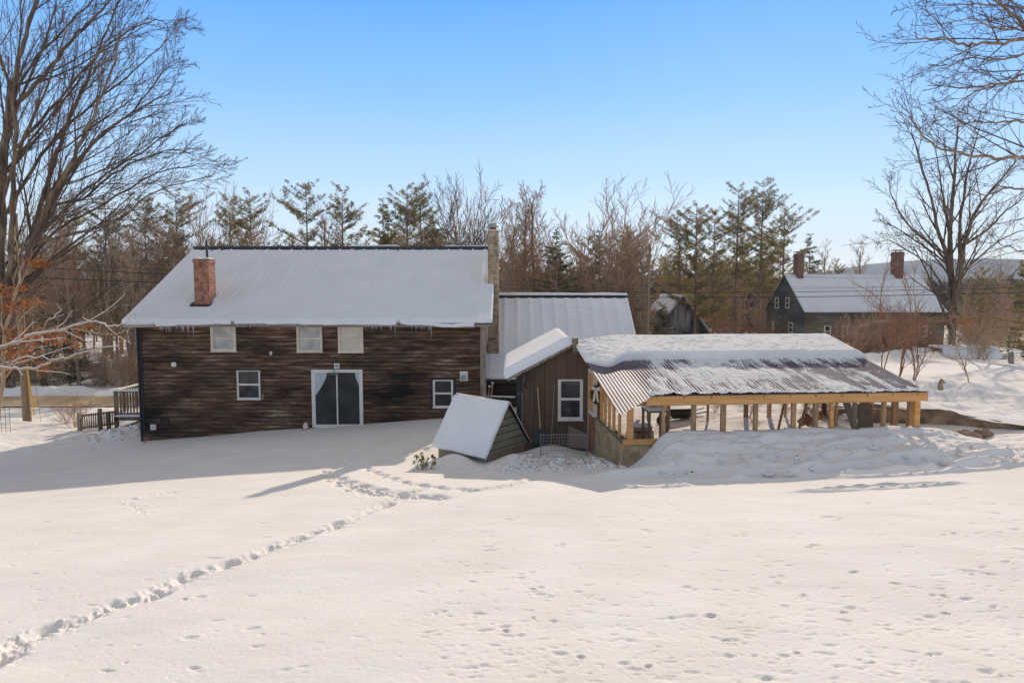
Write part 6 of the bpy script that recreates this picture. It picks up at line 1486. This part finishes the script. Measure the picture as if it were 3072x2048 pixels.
slab('roof_snow', (Rb.x + .03, BY - .03, Rb.z + .01), (0, 8.7, 0), (A_.x - Rb.x - .03, 0, A_.z - Rb.z), 40, 30, lambda A, B: .1 * edge(A, B, .01, .02), MAT['roof_snow'], br_)

# ================================================================== POLES AND WIRES
pl = thing('utility_pole', 'slim brown utility pole rising behind the greenhouse roof', 'pole', on(1942, 46))
b_ = on(1942, 46); t_ = P(1950, 735, 46); m = MB(); m.tube(Vector((b_.x, 46, b_.z - .3)), t_, .115, .085, 10); m.build('shaft', MAT['pole'], pl)
for py in (818, 856, 890): q = P(1949, py, 45.9); m = MB(); m.beam(q + Vector((-.12, 0, 0)), q + Vector((.12, 0, 0)), .05, .05); m.build('bracket', MAT['galv'], pl)
lp_ = thing('utility_pole', 'thick tan utility pole standing at roadside behind young oak, far left', 'pole', on(62, 31))
b_ = on(64, 31); t_ = P(42, 640, 31); m = MB(); m.tube(Vector((b_.x, 31, b_.z - .3)), t_, .18, .13, 14); m.build('shaft', MAT['pole'], lp_)
gw = thing('guy_wire', 'guy wire with a bright yellow guard beside the thick pole', 'guy wire', on(104, 30.5))
a = on(106, 30.5, -.1); b_ = P(42, 700, 31); m = MB(); m.tube(a, b_, .008, .008, 4); m.build('cable', MAT['cable'], gw)
a2 = P(104, 1245, 30.55); b2 = P(82, 1112, 30.6); m = MB(); m.tube(a2, b2, .03, .03, 8); m.build('guard', MAT['yellow'], gw)
def wire(pts, r, label, n=24, sag=.25):
    ls = []
    for a, b_ in zip(pts[:-1], pts[1:]):
        q = [tuple(Vector(a).lerp(Vector(b_), i / n) + Vector((0, 0, -sag * 4 * (i / n) * (1 - i / n)))) for i in range(n + 1)]; ls.append((q, [r] * len(q)))
    o = link('power_line', tube_mesh('power_line', [(ls, 5)]), MAT['cable']); tag(o, label, 'power line', 'power lines')
for (yl, yp, yr, r, lab) in ((748, 818, 842, .007, 'topmost thin power line crossing from the slim pole to the right'), (770, 856, 858, .007, 'second thin power line from the top at the slim pole'), (785, 868, 850, .008, 'faint thin line between the second and the thick lines'), (800, 877, 861, .018, 'upper of the two thick black lines across the grey house roof'), (830, 892, 876, .022, 'lowest thick black line across the grey house roof')):
    a = P(50, yl, 31); a.z = min(a.z, 6.6); b_ = P(1949, yp, 46); c_ = P(3200, yr - 3, 44)
    wire([a, b_, c_], r, lab, sag=.12)

# ================================================================== DECK, FENCE, TRELLIS
dk = thing('deck', 'raised wooden deck with snowy railing at the left end of the farmhouse', 'deck', (-15.4, 30.5, -.8))
fz = P(342, 1246, 29.0).z; rz = P(342, 1172, 29.0).z; dx0 = P(342, 1200, 29).x
m = MB(); m.box(dx0, 29.0, fz - .22, XL, 32.5, fz - .04); m.build('floor', MAT['deckw'], dk)
slab('deck_snow', (dx0 - .03, 28.97, fz - .04), (XL - dx0 + .03, 0, 0), (0, 3.5, 0), 60, 60, lambda A, B: (.11 + .03 * fbm(A * 5, B * 5, 5, 3)) * edge(A, B, .05, .03), MAT['roof_snow'], dk)
m = MB(); m.box(dx0 - .02, 28.98, rz - .05, XL, 29.07, rz); m.box(dx0 - .02, 28.98, fz + .06, XL, 29.05, fz + .12); m.build('rail', MAT['deckw'], dk)
m = MB(); m.box(dx0 - .02, 29.07, rz - .05, dx0 + .07, 32.5, rz); m.build('rail', MAT['deckw'], dk)
for ya in (0,): slab('rail_snow', (dx0 - .02, 28.96, rz), (XL - dx0, 0, 0), (0, .13, 0), 40, 8, lambda A, B: (.06 + .015 * fbm(A * 6, B, 5, 2)) * edge(A, B, .02, .4), MAT['roof_snow'], dk)
slab('rail_snow', (dx0 - .04, 29.1, rz), (.13, 0, 0), (0, 3.4, 0), 8, 40, lambda A, B: .06 * edge(A, B, .4, .02), MAT['roof_snow'], dk)
m = MB(); m.box(dx0, 32.4, rz - .05, XL, 32.5, rz); m.build('rail', MAT['deckw'], dk)
x = dx0 + .13
while x < XL - .05: m = MB(); m.box(x, 29.0, fz + .1, x + .045, 29.04, rz - .05); m.build('baluster', MAT['deckw'], dk); x += .135
y = 29.2
while y < 32.4: m = MB(); m.box(dx0, y, fz, dx0 + .04, y + .045, rz - .05); m.build('baluster', MAT['deckw'], dk); y += .2
for x_ in (dx0 + .05, XL - .25):
    m = MB(); m.box(x_ - .06, 29.0, -1.7, x_ + .06, 29.12, rz + .02 if x_ < XL - 1 else fz - .05); m.build('post', MAT['deckw'], dk)
m = MB(); m.beam((dx0 + .1, 29.06, -.9), (dx0 + 1.2, 29.06, fz - .2), .06, .1); m.build('brace', MAT['deckw'], dk)
pf = thing('picket_fence', 'short grey picket gate with two posts beside the deck', 'fence', on(280, 28))
fa = on(222, 27.8); fb_ = on(335, 29.3)
def fpt(t, dz): return Vector((fa.x + (fb_.x - fa.x) * t, fa.y + (fb_.y - fa.y) * t, fa.z + (fb_.z - fa.z) * t + dz + .10 * t))
for t in (0, .55, .78, 1.0):
    h = .95 if t in (.55,) else .8; m = MB(); a = fpt(t, -.2); m.box(a.x - .06, a.y - .06, a.z, a.x + .06, a.y + .06, a.z + h + .15); m.build('post', MAT['picket' if t < .5 else 'deckw'], pf)
for dz in (.12, .62): m = MB(); m.beam(fpt(0, dz), fpt(1, dz + .12), .03, .07); m.build('rail', MAT['picket'], pf)
for k in range(17): t = (k + .6) / 17.5; a = fpt(t, .05 + .12 * t); m = MB(); m.box(a.x - .022, a.y - .03, a.z, a.x + .022, a.y - .01, a.z + .64); m.build('picket', MAT['picket'], pf)
ty = 27.0; tl_ = thing('garden_trellis', 'rusty arched wire trellis standing in snow at the left edge', 'trellis', on(15, ty))
bz = gz(*on(15, ty).xy) - .1; tx = (P(2, 1250, ty).x, P(29, 1250, ty).x); tzp = P(15, 1228, ty).z; m = MB()
for x_ in (tx[0], (tx[0] + tx[1]) / 2, tx[1]): m.tube((x_, ty, bz), (x_, ty, tzp + (.12 if x_ not in tx else 0)), .008, .008, 5)
for k in range(10):
    t0, t1 = math.pi * k / 10, math.pi * (k + 1) / 10; xm_ = (tx[0] + tx[1]) / 2; rr_ = (tx[1] - tx[0]) / 2; m.tube((xm_ + rr_ * math.cos(t0), ty, tzp + .13 * math.sin(t0)), (xm_ + rr_ * math.cos(t1), ty, tzp + .13 * math.sin(t1)), .008, .008, 5)
for k in range(7): z_ = bz + .15 + (tzp - bz - .15) * k / 6; m.tube((tx[0], ty, z_), (tx[1], ty, z_), .006, .006, 4)
m.build('wire_frame', MAT['dark'], tl_)
# dark twiggy plant at the house corner
q = on(418, 24.9); shrub(shr[2], 'dead_plant', 'dead dark plant stub in the snow at the left house corner', 'plant', q.x, q.y, .13, 0)

# ================================================================== HAZE
m = MB(); m.box(-5300, -90, -60, 5300, 2700, 200); hz = m.build('haze', None); hz['kind'] = 'stuff'; hz['label'] = 'thin blue winter haze over the far hills'; hz['category'] = 'haze'
hm = bpy.data.materials.new('haze_air'); hm.use_nodes = True; nt = hm.node_tree; nt.nodes.clear()
pv = nt.nodes.new('ShaderNodeVolumePrincipled'); pv.inputs['Density'].default_value = 0.00022; pv.inputs['Color'].default_value = (0.62, 0.78, 1.0, 1); pv.inputs['Anisotropy'].default_value = 0.1
mo = nt.nodes.new('ShaderNodeOutputMaterial'); nt.links.new(pv.outputs[0], mo.inputs['Volume']); hz.data.materials.append(hm)
